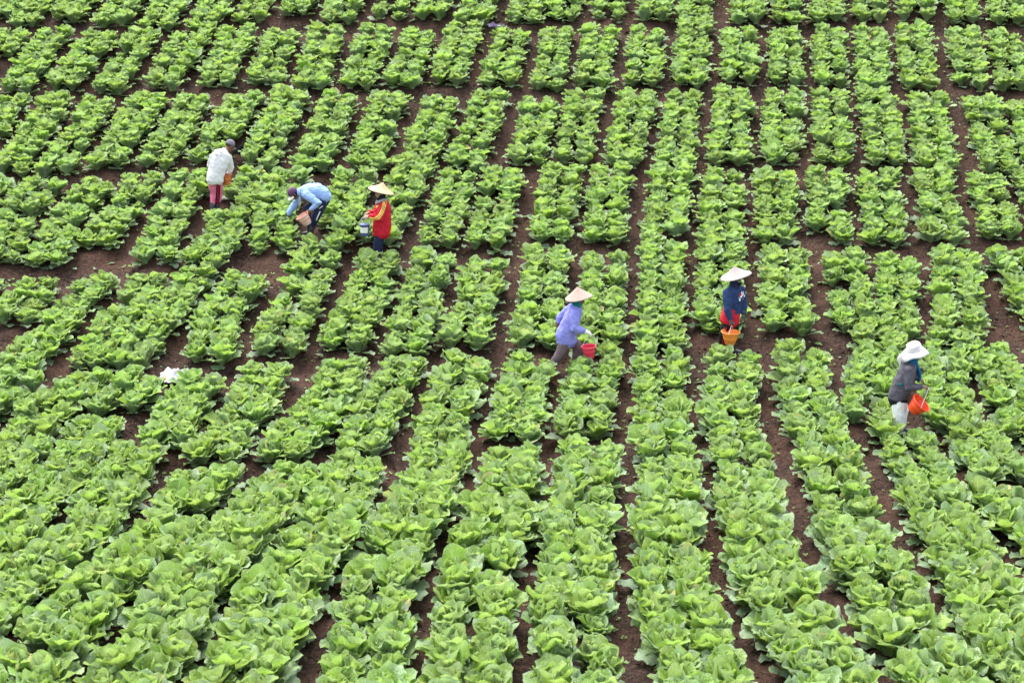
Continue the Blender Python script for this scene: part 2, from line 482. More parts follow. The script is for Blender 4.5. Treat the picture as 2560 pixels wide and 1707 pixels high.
def plain(name, color, rough=0.7, spec=0.3, var=0.12, scale=9.0, bump=0.0, bscale=60.0, dirt=None):
    N = Nodes(name)
    tc = N.n('ShaderNodeTexCoord').outputs['Object']
    n1 = N.n('ShaderNodeTexNoise', Vector=tc, Scale=scale, Detail=4.0).outputs[0]
    dark = tuple(c * (1 - var) for c in color); lite = tuple(min(1, c * (1 + var)) for c in color)
    col = N.mix(N.ramp(n1, 0.3, 0.7), dark, lite)
    if dirt:
        n3 = N.n('ShaderNodeTexNoise', Vector=tc, Scale=scale * 0.7, Detail=6.0, Roughness=0.7).outputs[0]
        col = N.mix(N.ramp(n3, 0.52, 0.75, 0, dirt[1]), col, dirt[0])
    b = N.n('ShaderNodeBsdfPrincipled', Base_Color=col, Roughness=rough)
    N.set(b, 'Specular IOR Level', spec)
    if bump:
        n2 = N.n('ShaderNodeTexNoise', Vector=tc, Scale=bscale, Detail=4.0).outputs[0]
        N.set(b, 'Normal', N.n('ShaderNodeBump', Strength=bump, Distance=0.02, Height=n2).outputs[0])
    return N.out(b)

M_SOIL, M_LEAF = soil_material(), leaf_material()

# ------------------------------------------------------------------ the ground: one sheet to the horizon
dx = np.arange(-19, 22.01, 0.105)
dy = np.arange(12.0, 50.01, 0.105)
gx = np.concatenate([[-900, -400, -150, -60, -30, -22], dx, [25, 35, 60, 150, 400, 900]])
gy = np.concatenate([[-300, -100, -40, -10, 0, 6, 10], dy, [52, 55, 60, 70, 80, 120, 250, 600, 1200]])
X, Y = np.meshgrid(gx, gy)
P = np.stack([X.ravel(), Y.ravel()], 1)
Z = ground_z(P)
ny, nx = X.shape
idx = np.arange(ny * nx).reshape(ny, nx)
quads = np.stack([idx[:-1, :-1].ravel(), idx[:-1, 1:].ravel(), idx[1:, 1:].ravel(), idx[1:, :-1].ravel()], 1)
obj('ground', np_mesh('ground', np.column_stack([P, Z]), quads, M_SOIL), kind='structure')

# ------------------------------------------------------------------ cabbage leaves
WPTS = np.array([(0, .17), (.14, .24), (.32, .62), (.5, .92), (.68, 1.0), (.84, .97), (.94, .86), (1.0, .66)])
def leaf_arrays(L, Wd, a0, a1, cup, ruf, r, nu, nv, base=0.03, twist=0.0):
    v = np.linspace(0, 1, nv + 1)
    u = np.linspace(-1, 1, nu + 1)
    th = a0 + (a1 - a0) * v ** 1.4
    step = L / nv
    rr = base + np.concatenate([[0], np.cumsum(np.cos((th[1:] + th[:-1]) / 2) * step)])
    zz = np.concatenate([[0], np.cumsum(np.sin((th[1:] + th[:-1]) / 2) * step)])
    w = np.interp(v, WPTS[:, 0], WPTS[:, 1]) * Wd / 2
    w = w * (1 + 0.10 * np.sin(v * r.uniform(8, 13) + r.uniform(0, 6)))
    U, V = np.meshgrid(u, v)
    Wm = w[:, None]
    back = 0.19 * L * (np.abs(U) ** 2.2) * V ** 2                 # rounded tip
    tx, tz = np.cos(th)[:, None], np.sin(th)[:, None]
    nx_, nz_ = -np.sin(th)[:, None], np.cos(th)[:, None]
    p1, p2, p3 = r.uniform(0, 6.28, 3)
    f1, f2 = r.uniform(2.0, 3.4), r.uniform(3.2, 5.5)
    off = cup * Wm * U ** 2
    off = off + ruf * (np.sin(V * f1 * 6.28 + p1 + 1.4 * np.sign(U)) * U ** 2 * V ** 0.7 + 0.8 * np.sin(U * f2 + p2) * V ** 4)
    off = off + ruf * 0.16 * r.normal(0, 1, U.shape) * V
    lat = U * Wm * (1 - 0.10 * cup * np.abs(U)) + twist * V * 0.05
    edge = ruf * 0.30 * np.sin(V * 15 + p3) * np.abs(U) ** 3
    Xr = rr[:, None] - back * tx + off * nx_
    Zr = zz[:, None] - back * tz + off * nz_ + 0.0 * U
    Yl = lat + edge * np.sign(U)
    verts = np.stack([Xr.ravel(), Yl.ravel(), Zr.ravel()], 1)
    i = np.arange((nu + 1) * (nv + 1)).reshape(nv + 1, nu + 1)
    q = np.stack([i[:-1, :-1].ravel(), i[:-1, 1:].ravel(), i[1:, 1:].ravel(), i[1:, :-1].ravel()], 1)
    uv = np.stack([(U.ravel() + 1) / 2, V.ravel()], 1)
    return verts, q, uv

D2 = math.radians
ROLES = {   # length, width, start angle, end angle, cup, ruffle
    'skirt':  lambda r: (r.uniform(.23, .29), r.uniform(.18, .22), D2(r.uniform(8, 30)), D2(r.uniform(-22, 2)), r.uniform(-.05, .22), r.uniform(.014, .026)),
    'outer':  lambda r: (r.uniform(.27, .33), r.uniform(.21, .26), D2(r.uniform(50, 68)), D2(r.uniform(8, 40)), r.uniform(.10, .38), r.uniform(.018, .032)),
    'middle': lambda r: (r.uniform(.30, .36), r.uniform(.23, .28), D2(r.uniform(64, 80)), D2(r.uniform(26, 60)), r.uniform(.25, .60), r.uniform(.015, .029)),
    'inner':  lambda r: (r.uniform(.29, .34), r.uniform(.20, .25), D2(r.uniform(78, 94)), D2(r.uniform(58, 98)), r.uniform(.45, .90), r.uniform(.012, .024)),
    'heart':  lambda r: (r.uniform(.25, .31), r.uniform(.15, .19), D2(r.uniform(84, 96)), D2(r.uniform(100, 140)), r.uniform(.6, 1.1), r.uniform(.006, .014)),
}
ROLE_VAL = {'skirt': 0.0, 'outer': 0.18, 'middle': 0.5, 'inner': 0.82, 'heart': 1.0}
def make_set(nu, nv, count, seed):
    r = np.random.default_rng(seed)
    S = {}
    for role, f in ROLES.items():
        S[role] = []
        for k in range(count):
            L, Wd, a0, a1, cup, ruf = f(r)
            base = {'skirt': .035, 'outer': .04, 'middle': .032, 'inner': .02, 'heart': .008}[role]
            S[role].append(leaf_arrays(L, Wd, a0, a1, cup, ruf, r, nu, nv, base, r.uniform(-1, 1)))
    return S
def plant_recipe(r):
    """list of (role, azimuth, scale, tilt, lift) that makes one plant"""
    out = []
    opened = r.normal(.02, .13)
    for role, n, lift, sc in (('skirt', r.integers(2, 5), .012, .95), ('outer', r.integers(7, 9), .02, 1.0), ('middle', 9, .03, 1.0), ('inner', 7, .04, 1.0), ('heart', 4, .05, 1.0)):
        a0 = r.uniform(0, 6.28)
        for k in range(n):
            out.append((role, a0 + (k + r.uniform(-.28, .28)) * 6.283 / n, sc * r.uniform(.84, 1.12), r.normal(0, .11) + opened * {'skirt': .5, 'outer': 1.0, 'middle': .9, 'inner': .55, 'heart': .2}[role], lift + r.uniform(-.008, .008)))
    return out
NEARSET = make_set(6, 7, 12, 3)
FARSET = make_set(4, 5, 14, 4)

# ------------------------------------------------------------------ where the plants stand
KEEP_OUT = [(-6.0, 33.53, .30), (-3.94, 32.53, .34), (-3.97, 32.2, .33), (-6.05, 33.25, .22), (-2.6, 31.6, .26), (0.92, 27.71, .34), (3.62, 28.31, .28), (3.70, 28.0, .30), (6.17, 25.35, .26), (-5.63, 27.38, .36), (-5.6, 27.08, .33), (6.12, 25.1, .27)]
def local_spacing(t, col, g):
    m = g.mean(axis=0); best = 1.07
    ds = []
    for t2, c2, g2 in BEDS:
        if t2 == t and abs(c2 - col) == 1:
            q = np.array(g2, float)[::-1]
            ds.append(abs(np.interp(m[1], q[:, 1], q[:, 0]) - np.interp(m[1], g[::-1, 1], g[::-1, 0])))
    return float(np.clip(np.mean(ds), .86, 1.2)) if ds else best
plants = []      # x, y, size, terrace, column, file (0 left, 1 right), order along the bed
for t, col, g in BEDS:
    g = np.array(g, float)
    seg = np.diff(g, axis=0); sl = np.hypot(*seg.T); L = sl.sum()
    cum = np.concatenate([[0], np.cumsum(sl)])
    mid = g[:, 1].mean()
    sp = local_spacing(t, col, g) / 1.08
    base = (1.0 + 0.15 * np.clip((24.5 - mid) / 6.5, 0, 1)) * (.5 + .5 * min(sp, 1.1))
    wide = min(sp, 1.17)
    pitch = 0.352 * base
    n = max(2, int(round((L - 0.10) / pitch)) + 1)
    for side in (0, 1):
        sh = rng.uniform(-.06, .06)
        for k in range(n):
            s = np.clip(0.05 + (L - 0.10) * k / (n - 1) + sh + rng.normal(0, .035), 0, L)
            i = min(np.searchsorted(cum, s, side='right') - 1, len(sl) - 1)
            d = seg[i] / sl[i]
            p = g[i] + d * (s - cum[i])
            lat = (-1 if side == 0 else 1) * 0.214 * wide + rng.normal(0, .018)
            p = p + np.array([-d[1], d[0]]) * lat      # rows run from far to near, so this is the viewer's right for +
            size = base * rng.normal(1.06, .07)
            roll = rng.random()
            if roll < .06: size *= rng.uniform(.55, .85)
            if roll > .988: continue
            if any((p[0] - a) ** 2 + (p[1] - b) ** 2 < c * c for a, b, c in KEEP_OUT): continue
            plants.append([p[0], p[1], size, t, col, 0 if lat < 0 else 1, k])
PL = np.array(plants)
pz = ground_z(PL[:, :2]) - 0.012
sx, sy, sd = project(np.column_stack([PL[:, :2], pz + 0.15]))
inside = (sx > 0) & (sx < 1) & (sy > 0) & (sy < 1)
show = PL[:, 2] / sd
order = np.where(inside)[0]
order = order[np.argsort(-show[order])]
near_ids = set(order[:300].tolist())

# ------------------------------------------------------------------ the 300 nearest cabbages: one thing each, every leaf a part
LEAFMESH = {}
for role, L in NEARSET.items():
    LEAFMESH[role] = []
    for k, (v, q, uv) in enumerate(L):
        LEAFMESH[role].append(np_mesh('leaf_' + role, v, q, M_LEAF, uv, {'role': np.full(len(v), ROLE_VAL[role]), 'rnd': np.full(len(v), (k * .377) % 1), 'plant': np.full(len(v), (k * .618) % 1)}))
ORD = ['first', 'second', 'third', 'fourth', 'fifth', 'sixth', 'seventh', 'eighth', 'ninth', 'tenth', 'eleventh', 'twelfth', 'thirteenth', 'fourteenth', 'fifteenth', 'sixteenth', 'seventeenth', 'eighteenth', 'nineteenth', 'twentieth']
ORD += ['twenty-' + o for o in ORD[:9]] + ['thirtieth'] + ['thirty-' + o for o in ORD[:9]]
def column_of(i):
    t, c = int(PL[i, 3]), int(PL[i, 4])
    return c if t == 7 else c + 1 if t == 6 else c - 1
cols = sorted({column_of(i) for i in near_ids})
count = {}
near_sorted = sorted(near_ids, key=lambda i: -sy[i])
for i in near_sorted:
    key = (column_of(i), int(PL[i, 5]))
    count[key] = count.get(key, 0) + 1
    r = np.random.default_rng(1000 + i)
    lab = '%s cabbage, %s file of %s bed from left, %s up from bottom edge' % (
        'small leafy' if PL[i, 2] < .7 else 'broad leafy' if PL[i, 2] > 1.08 else 'leafy green', ('left', 'right')[key[1]], ORD[cols.index(key[0])], ORD[count[key] - 1])
    root = empty('cabbage', (PL[i, 0], PL[i, 1], pz[i]), r.uniform(0, 6.28), PL[i, 2])
    root.rotation_euler[0], root.rotation_euler[1] = r.normal(0, .09, 2)
    tag(root, lab, 'cabbage', 'cabbages planted along the near beds')
    for role, az, s, tilt, lift in plant_recipe(r):
        o = bpy.data.objects.new('leaf', LEAFMESH[role][r.integers(0, 12)])
        C.objects.link(o)
        o.parent = root
        o.location = (0, 0, lift)
        o.rotation_euler = (r.normal(0, .10), tilt, az)
        o.scale = (s, s * r.uniform(.88, 1.12), s)

# ------------------------------------------------------------------ all the other cabbages: one mass
far = [i for i in range(len(PL)) if i not in near_ids]
VV, QQ, UV, RO, RN, PN = [], [], [], [], [], []
nvert = 0
def rotz(a): return np.array([[math.cos(a), -math.sin(a), 0], [math.sin(a), math.cos(a), 0], [0, 0, 1]])
def rotx(a): return np.array([[1, 0, 0], [0, math.cos(a), -math.sin(a)], [0, math.sin(a), math.cos(a)]])
def roty(a): return np.array([[math.cos(a), 0, math.sin(a)], [0, 1, 0], [-math.sin(a), 0, math.cos(a)]])
for i in far:
    r = np.random.default_rng(1000 + i)
    Rp = rotz(r.uniform(0, 6.28)) @ rotx(r.normal(0, .11)) * PL[i, 2]
    pr = r.random()
    for role, az, s, tilt, lift in plant_recipe(r):
        v, q, uv = FARSET[role][r.integers(0, 14)]
        R = rotz(az) @ roty(tilt) @ rotx(r.normal(0, .1)) * s
        vv = (v @ R.T + [0, 0, lift]) @ Rp.T + [PL[i, 0], PL[i, 1], pz[i]]
        VV.append(vv); QQ.append(q + nvert); UV.append(uv)
        m = len(v); nvert += m
        RO.append(np.full(m, ROLE_VAL[role])); RN.append(np.full(m, r.random())); PN.append(np.full(m, pr))
me = np_mesh('far_cabbages', np.concatenate(VV), np.concatenate(QQ), M_LEAF, np.concatenate(UV), {'role': np.concatenate(RO), 'rnd': np.concatenate(RN), 'plant': np.concatenate(PN)})
obj('cabbage_rows', me, label='mass of leafy green cabbages in double rows up the hillside', cat='cabbages', kind='stuff')
print('plants', len(PL), 'near', len(near_ids), 'far quads', len(me.polygons))

# ------------------------------------------------------------------ people: tools
def V(*a): return Vector(a)
def ring_frame(t, side):
    t = t.normalized()
    s = Vector(side) - t * Vector(side).dot(t)
    if s.length < 1e-4:
        s = t.orthogonal()
    s.normalize()
    return s, t.cross(s)

def tube(bm, pts, rad, side=(0, 1, 0), seg=14):
    """closed tapered tube; rad is one radius or (along side, across) per point"""
    pts = [Vector(p) for p in pts]
    rad = [(r, r) if not isinstance(r, (tuple, list)) else r for r in rad]
    n = len(pts)
    rings = []
    def ring(p, t, a, b):
        s, c = ring_frame(t, side)
        return [bm.verts.new(p + s * a * math.cos(6.2832 * k / seg) + c * b * math.sin(6.2832 * k / seg)) for k in range(seg)]
    for i in range(n):
        t = (pts[min(i + 1, n - 1)] - pts[max(i - 1, 0)])
        if i == 0:
            q = min(rad[0]); rings.append(ring(pts[0] - t.normalized() * q * .5, t, rad[0][0] * .72, rad[0][1] * .72))
        rings.append(ring(pts[i], t, *rad[i]))
        if i == n - 1:
            q = min(rad[-1]); rings.append(ring(pts[-1] + t.normalized() * q * .5, t, rad[-1][0] * .72, rad[-1][1] * .72))
    for A, B in zip(rings[:-1], rings[1:]):
        for k in range(seg):
            bm.faces.new((A[k], A[(k + 1) % seg], B[(k + 1) % seg], B[k]))
    bm.faces.new(rings[0][::-1]); bm.faces.new(rings[-1])

def blob(bm, c, r, M=None, seg=14):
    ret = bmesh.ops.create_uvsphere(bm, u_segments=seg, v_segments=seg - 4, radius=1.0)
    for v in ret['verts']:
        p = Vector((v.co.x * r[0], v.co.y * r[1], v.co.z * r[2]))
        if M is not None: p = M @ p
        v.co = p + Vector(c)

def grow(name, bm, mat, parent, voxel=0.011, smooth=3, folds=(), extra=None, **kw):
    """melt overlapping closed shapes into one continuous surface, add cloth folds"""
    bmesh.ops.recalc_face_normals(bm, faces=bm.faces)
    me = bpy.data.meshes.new(name + '_parts'); bm.to_mesh(me); bm.free()
    tmp = bpy.data.objects.new('tmp', me); C.objects.link(tmp)
    md = tmp.modifiers.new('r', 'REMESH'); md.mode = 'VOXEL'; md.voxel_size = voxel; md.use_smooth_shade = True
    sm = tmp.modifiers.new('s', 'SMOOTH'); sm.factor = 0.5; sm.iterations = smooth
    dg = bpy.context.evaluated_depsgraph_get()
    out = bpy.data.meshes.new_from_object(tmp.evaluated_get(dg))
    bpy.data.objects.remove(tmp); bpy.data.meshes.remove(me)
    out.name = name
    for amp, fx, fy, fz, seed in folds:
        nor = [v.normal.copy() for v in out.vertices]
        for v, n in zip(out.vertices, nor):
            c = v.co
            k = noise.noise(Vector((c.x * fx + seed, c.y * fy, c.z * fz)))
            k2 = noise.noise(Vector((c.x * fx * 1.7 + seed, c.y * fy * 1.7 + 5, c.z * fz * 2.6 + c.x * 3)))
            v.co = c + n * amp * (k + 1.1 * (0.22 - abs(k2)))
    if extra is not None:
        b2 = bmesh.new(); b2.from_mesh(out)
        m2 = bpy.data.meshes.new('x'); bmesh.ops.recalc_face_normals(extra, faces=extra.faces); extra.to_mesh(m2); extra.free()
        b2.from_mesh(m2); b2.to_mesh(out); b2.free(); bpy.data.meshes.remove(m2)
    out.materials.clear(); out.materials.append(mat)
    out.polygons.foreach_set('use_smooth', np.ones(len(out.polygons), bool))
    return obj(name, out, parent, **kw)

def solid(name, bm, mat, parent, smooth=True, **kw):
    bmesh.ops.recalc_face_normals(bm, faces=bm.faces)
    me = bpy.data.meshes.new(name); bm.to_mesh(me); bm.free()
    me.materials.append(mat)
    me.polygons.foreach_set('use_smooth', np.full(len(me.polygons), smooth))
    return obj(name, me, parent, **kw)

def lathe(bm, prof, M, seg=40, wobble=None):
    """prof: (radius, height) list; M places it; closed over thickness by the caller's profile"""
    rings = []
    for i, (r, h) in enumerate(prof):
        row = []
        for k in range(seg):
            a = 6.28319 * k / seg
            dr, dh = wobble(i, a) if wobble else (0, 0)
            row.append(bm.verts.new(M @ Vector(((r + dr) * math.cos(a), (r + dr) * math.sin(a), h + dh))))
        rings.append(row)
    for A, B in zip(rings[:-1], rings[1:]):
        for k in range(seg):
            bm.faces.new((A[k], A[(k + 1) % seg], B[(k + 1) % seg], B[k]))
    return rings

def axis_matrix(origin, axis, spin=0.0):
    z = Vector(axis).normalized()
    return Matrix.Translation(origin) @ z.to_track_quat('Z', 'Y').to_matrix().to_4x4() @ Matrix.Rotation(spin, 4, 'Z')

def facing_matrix(c, look, roll=0.0):
    """+X of the head frame looks along `look`, +Z stays as upright as it can"""
    x = Vector(look).normalized(); y = Vector((0, 0, 1)).cross(x).normalized(); z = x.cross(y)
    R = Matrix((x, y, z)).transposed().to_4x4()
    return Matrix.Translation(c) @ R @ Matrix.Rotation(roll, 4, 'X')

def hand(bm, wrist, d, n, curl=0.9, size=1.0, thumb=1, fat=0.0):
    """palm, four fingers and a thumb; d points along the hand, n out of the palm"""
    d = Vector(d).normalized(); n = (Vector(n) - d * Vector(n).dot(d)).normalized(); s = d.cross(n)
    w = Vector(wrist)
    tube(bm, [w - d * .02, w + d * .03 * size, w + d * .085 * size], [(.026 + fat, .017 + fat), (.038 + fat, .017 + fat), (.040 + fat, .014 + fat)], side=s, seg=10)
    for k, (off, ln) in enumerate(((-.030, .072), (-.010, .082), (.011, .077), (.031, .060))):
        p = w + d * .083 * size + s * off * size
        pts, rr, a = [p], [.0095 + fat], curl * .35
        for j in range(3):
            a += curl * (.45 + .05 * k)
            p = p + (d * math.cos(a) + n * math.sin(a)) * ln * size * (.42, .33, .25)[j]
            pts.append(p); rr.append(.0088 - .0012 * j + fat)
        tube(bm, pts, rr, side=s, seg=7)
    b = w + d * .025 * size - s * thumb * .032 * size
    t1 = b + (d * .6 - s * thumb * .55 + n * .35).normalized() * .036 * size
    t2 = t1 + (d * .75 - s * thumb * .1 + n * .65 * min(1, curl)).normalized() * .034 * size
    tube(bm, [b, t1, t2], [.013 + fat, .0105 + fat, .009 + fat], side=n, seg=7)

def head_shape(bm, M):
    blob(bm, M @ V(-.006, 0, .028), (.092, .074, .088), M.to_3x3())          # skull
    blob(bm, M @ V(.022, 0, -.030), (.066, .057, .078), M.to_3x3())          # face
    blob(bm, M @ V(.040, 0, -.078), (.034, .036, .028), M.to_3x3())          # chin
    blob(bm, M @ V(.058, 0, .020), (.028, .050, .014), M.to_3x3(), 10)       # brow
    tube(bm, [M @ V(.078, 0, .012), M @ V(.098, 0, -.022)], [.010, .014], side=M.to_3x3() @ V(0, 1, 0), seg=8)   # nose
    for s in (-1, 1):
        blob(bm, M @ V(.068, s * .032, -.012), (.018, .020, .012), M.to_3x3(), 10)   # cheek
        blob(bm, M @ V(-.004, s * .076, -.008), (.018, .010, .030), M.to_3x3(), 10)  # ear

def face_bits(M, parent, mats):
    for s in (-1, 1):
        bm = bmesh.new(); blob(bm, M @ V(.076, s * .031, .004), (.010, .014, .008), M.to_3x3(), 8)
        solid('eye', bm, mats['eye'], parent)
        bm = bmesh.new(); tube(bm, [M @ V(.086, s * .016, .024), M @ V(.078, s * .048, .022)], [.004, .003], seg=6)
        solid('eyebrow', bm, mats['black'], parent)
    bm = bmesh.new(); tube(bm, [M @ V(.074, -.022, -.056), M @ V(.083, 0, -.055), M @ V(.074, .022, -.056)], [.004, .007, .004], seg=6)
    solid('mouth', bm, mats['lip'], parent)

PM = {
    'skin': plain('skin', (.165, .082, .050), .55, .35, .10, 30),
    'skin_light': plain('skin_light', (.32, .19, .13), .55, .35, .08, 30),
    'hair': plain('dark_hair', (.045, .028, .026), .8, .2, .3, 60),
    'eye': plain('eye', (.02, .014, .012), .3, .5), 'lip': plain('lip', (.17, .06, .05), .5, .4), 'black': plain('black_cloth', (.010, .010, .012), .85, .2, .2, 20),
    'white_shirt': plain('white_shirt', (.60, .59, .59), .9, .15, .05, 14, .25, 45, dirt=((.40, .385, .37), .4)),
    'pink': plain('pink_trousers', (.58, .14, .235), .85, .2, .12, 16, .2, 40),
    'red_stripe': plain('red_stripe', (.46, .012, .02), .8, .2),
    'boot': plain('rubber_boot', (.045, .045, .05), .45, .45, .25, 18, dirt=((.12, .10, .09), .6)),
    'grey_cap': plain('grey_cap', (.17, .155, .18), .9, .15, .2, 40),
    'blue': plain('light_blue_sweater', (.25, .37, .62), .92, .15, .06, 16, .25, 50),
    'navy': plain('navy_cloth', (.016, .022, .058), .88, .2, .2, 16, .2, 50),
    'navy_sweat': plain('navy_sweatshirt', (.022, .042, .115), .9, .18, .12, 16, .25, 50),
    'plum': plain('plum_cap', (.085, .040, .095), .8, .2, .2, 30, dirt=((.30, .07, .12), .5)),
    'cream': plain('cream_cloth', (.62, .56, .52), .85, .2, .06, 20),
    'red': plain('red_jacket', (.46, .010, .026), .78, .25, .10, 14, .25, 40),
    'yellow': plain('yellow_stripe', (.80, .62, .13), .8, .2),
    'straw': plain('straw', (.46, .33, .20), .75, .25, .10, 40, .3, 160),
    'straw_pink': plain('straw_pink', (.34, .25, .21), .78, .25, .12, 60, .35, 180),
    'straw_white': plain('straw_pale', (.285, .255, .24), .75, .25, .08, 40, .3, 160),
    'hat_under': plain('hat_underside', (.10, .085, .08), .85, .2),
    'grey_scarf': plain('grey_scarf', (.28, .28, .30), .9, .1, .4, 70),
    'violet': plain('violet_shirt', (.215, .22, .56), .9, .15, .08, 14, .25, 45),
    'teal': plain('teal_scarf', (.015, .14, .16), .9, .1, .2, 30),
    'taupe': plain('taupe_trousers', (.135, .098, .105), .9, .15, .12, 16, .2, 45),
    'glove': plain('white_glove', (.62, .60, .58), .9, .1, .15, 60), 'glove_grey': plain('grey_glove', (.10, .09, .09), .9, .1, .3, 50),
    'hat_white': plain('white_hat_cloth', (.60, .57, .58), .9, .1, .03, 14, .15, 40),
    'charcoal': plain('charcoal_jacket', (.070, .066, .085), .8, .25, .12, 14, .2, 40),
    'blue_scarf': plain('blue_scarf', (.012, .085, .19), .85, .15, .2, 24),
    'white_cloth': plain('white_trousers', (.70, .70, .71), .9, .12, .05, 18, .2, 40, dirt=((.38, .58, .62), .5)),
    'orange': plain('orange_plastic', (.72, .235, .035), .42, .45, .06, 8, dirt=((.6, .3, .12), .3)),
    'orange_red': plain('orange_red_plastic', (.72, .065, .015), .38, .5, .06, 8),
    'rust': plain('worn_orange_plastic', (.48, .13, .03), .55, .35, .2, 22, dirt=((.55, .38, .25), .6)),
    'pale_pink': plain('faded_pink_plastic', (.62, .43, .36), .55, .35, .06, 10), 'band': plain('orange_band', (.62, .22, .12), .55, .35),
    'pink_red': plain('pink_red_plastic', (.64, .035, .075), .4, .45, .06, 8),
    'tub_blue': plain('blue_tub_plastic', (.055, .075, .20), .4, .45, .1, 12), 'paper': plain('white_label', (.66, .66, .58), .7, .3, .05, 30),
    'string': plain('clear_plastic_handle', (.55, .60, .58), .35, .5), 'wire': plain('wire_handle', (.5, .5, .48), .4, .6),
    'white_print': plain('white_print', (.75, .73, .74), .8, .2), 'grey_print': plain('faded_grey_print', (.36, .36, .35), .9, .1), 'blue_print': plain('blue_print', (.03, .06, .35), .8, .2),
}

def decal(name, parent, cloth, rows, mat, off=0.004, **kw):
    """a flat print: rows of (x, z) points in the wearer's frame, laid on the cloth surface from the near side"""
    tree = BVHTree.FromPolygons([v.co.copy() for v in cloth.data.vertices], [tuple(p.vertices) for p in cloth.data.polygons])
    bm = bmesh.new(); grid = []
    last = 0.0
    for row in rows:
        g = []
        for x, z in row:
            h = tree.ray_cast(Vector((x, -1.5, z)), Vector((0, 1, 0)))
            y = h[0].y if h[0] is not None else last
            last = y
            g.append(bm.verts.new((x, y - off, z)))
        grid.append(g)
    for A, B in zip(grid[:-1], grid[1:]):
        for k in range(len(A) - 1):
            bm.faces.new((A[k], A[k + 1], B[k + 1], B[k]))
    for f in bm.faces:
        if f.normal.y > 0: f.normal_flip()
    geom = bmesh.ops.extrude_face_region(bm, geom=list(bm.faces))
    bmesh.ops.translate(bm, vec=(0, off * .8, 0), verts=[g for g in geom['geom'] if isinstance(g, bmesh.types.BMVert)])
    return solid(name, bm, mat, parent, **kw)

def strip_rows(path, w, n=10, shift=0.0):
    """rows across a path in (x, z): a ribbon of width w, moved sideways by shift"""
    P = np.array(path, float); d = np.diff(P, axis=0); L = np.concatenate([[0], np.cumsum(np.hypot(*d.T))])
    rows = []
    for s in np.linspace(0, L[-1], n):
        i = min(np.searchsorted(L, s, side='right') - 1, len(d) - 1)
        t = d[i] / np.hypot(*d[i]); p = P[i] + t * (s - L[i]); nn = np.array([-t[1], t[0]])
        rows.append([tuple(p + nn * (shift - w / 2)), tuple(p + nn * (shift + w / 2))])
    return rows

def body(root, J, skin, nose=True):
    """the whole figure as one continuous surface, fingers and all"""
    bm = bmesh.new()
    tube(bm, [p for p, a, b in J['torso']], [(min(a * .82, .15), min(b * .80, .12)) for p, a, b in J['torso']], side=J['side'], seg=16)
    tube(bm, [J['torso'][0][0], J['neck'], Vector(J['head']) + V(0, 0, -.02)], [.055, .05, .05])
    H = facing_matrix(J['head'], J['look'], J.get('roll', 0))
    head_shape(bm, H)
    for k in range(2):
        tube(bm, [J['sh'][k], J['el'][k], J['wr'][k]], [.047, .037, .025])
        tube(bm, [J['hip'][k], J['knee'][k], J['ank'][k]], [.082, .055, .036])
        a = Vector(J['ank'][k]); t = Vector(J['toe'][k]).normalized()
        tube(bm, [a - t * .05 + V(0, 0, -.045), a + t * .06 + V(0, 0, -.05), a + t * .14 + V(0, 0, -.058)], [.035, .036, .025])
    tube(bm, [J['hip'][0], J['hip'][1]], [.075, .075])
    ex = bmesh.new()
    for k in range(2):
        hd, hn, curl, th = J['hand'][k]
        hand(ex, J['wr'][k], hd, hn, curl, 1.0, th)
    return grow('body', bm, skin, root, .011, 2, extra=ex), H

def sleeves_and_torso(J, up, fore, cuff, pad=1.0, stop=(1.0, 1.0)):
    bm = bmesh.new()
    tube(bm, [p for p, a, b in J['torso']], [(a * pad, b * pad) for p, a, b in J['torso']], side=J['side'], seg=20)
    for k in range(2):
        w = Vector(J['el'][k]).lerp(Vector(J['wr'][k]), .96 * stop[k])
        s, e = Vector(J['sh'][k]), Vector(J['el'][k])
        inn = s.lerp(Vector(J['torso'][1][0]), .45)
        tube(bm, [inn, s, s.lerp(e, .5), e, e.lerp(w, .5), w], [up * 1.1, up * 1.05, up, (up + fore) / 2, fore, cuff], seg=14)
    return bm
def trousers(J, hip, knee, ank, seat=.125, stop=.93):
    bm = bmesh.new()
    c = (Vector(J['hip'][0]) + Vector(J['hip'][1])) / 2
    hd_ = (Vector(J['hip'][1]) - Vector(J['hip'][0])) * .12
    tube(bm, [Vector(J['hip'][0]) + hd_, Vector(J['hip'][1]) - hd_], [seat * .72, seat * .72])
    tube(bm, [c + V(0, 0, .07), c + V(0, 0, -.04)], [(seat * 1.05, seat * .92), (seat * 1.05, seat * .92)], side=J['side'])
    for k in range(2):
        h, n, a = Vector(J['hip'][k]), Vector(J['knee'][k]), Vector(J['ank'][k])
        e = n.lerp(a, stop)
        h = h.lerp(c, .16)
        tube(bm, [h, h.lerp(n, .5), n, n.lerp(e, .5), e], [hip * .93, (hip + knee) / 2 * 1.02, knee, (knee + ank) / 2, ank], seg=14)
    return bm
def boots(J, root, mat, top=.55, r=.052):
    for k in range(2):
        bm = bmesh.new()
        a, n = Vector(J['ank'][k]), Vector(J['knee'][k]); t = Vector(J['toe'][k]).normalized()
        u = a.lerp(n, top)
        tube(bm, [u, a.lerp(u, .5), a, a + V(0, 0, -.03)], [r * 1.16, r * 1.06, r * .92, r * .9])
        tube(bm, [a - t * .06 + V(0, 0, -.045), a + t * .03 + V(0, 0, -.04), a + t * .10 + V(0, 0, -.05), a + t * .16 + V(0, 0, -.056)], [(.046, .042), (.046, .045), (.048, .036), (.038, .028)], side=t.cross(V(0, 0, 1)))
        tube(bm, [a - t * .075 + V(0, 0, -.078), a + t * .17 + V(0, 0, -.078)], [(.046, .012), (.046, .012)], side=t.cross(V(0, 0, 1)), seg=10)
        grow('boot', bm, mat, root, .010, 2)

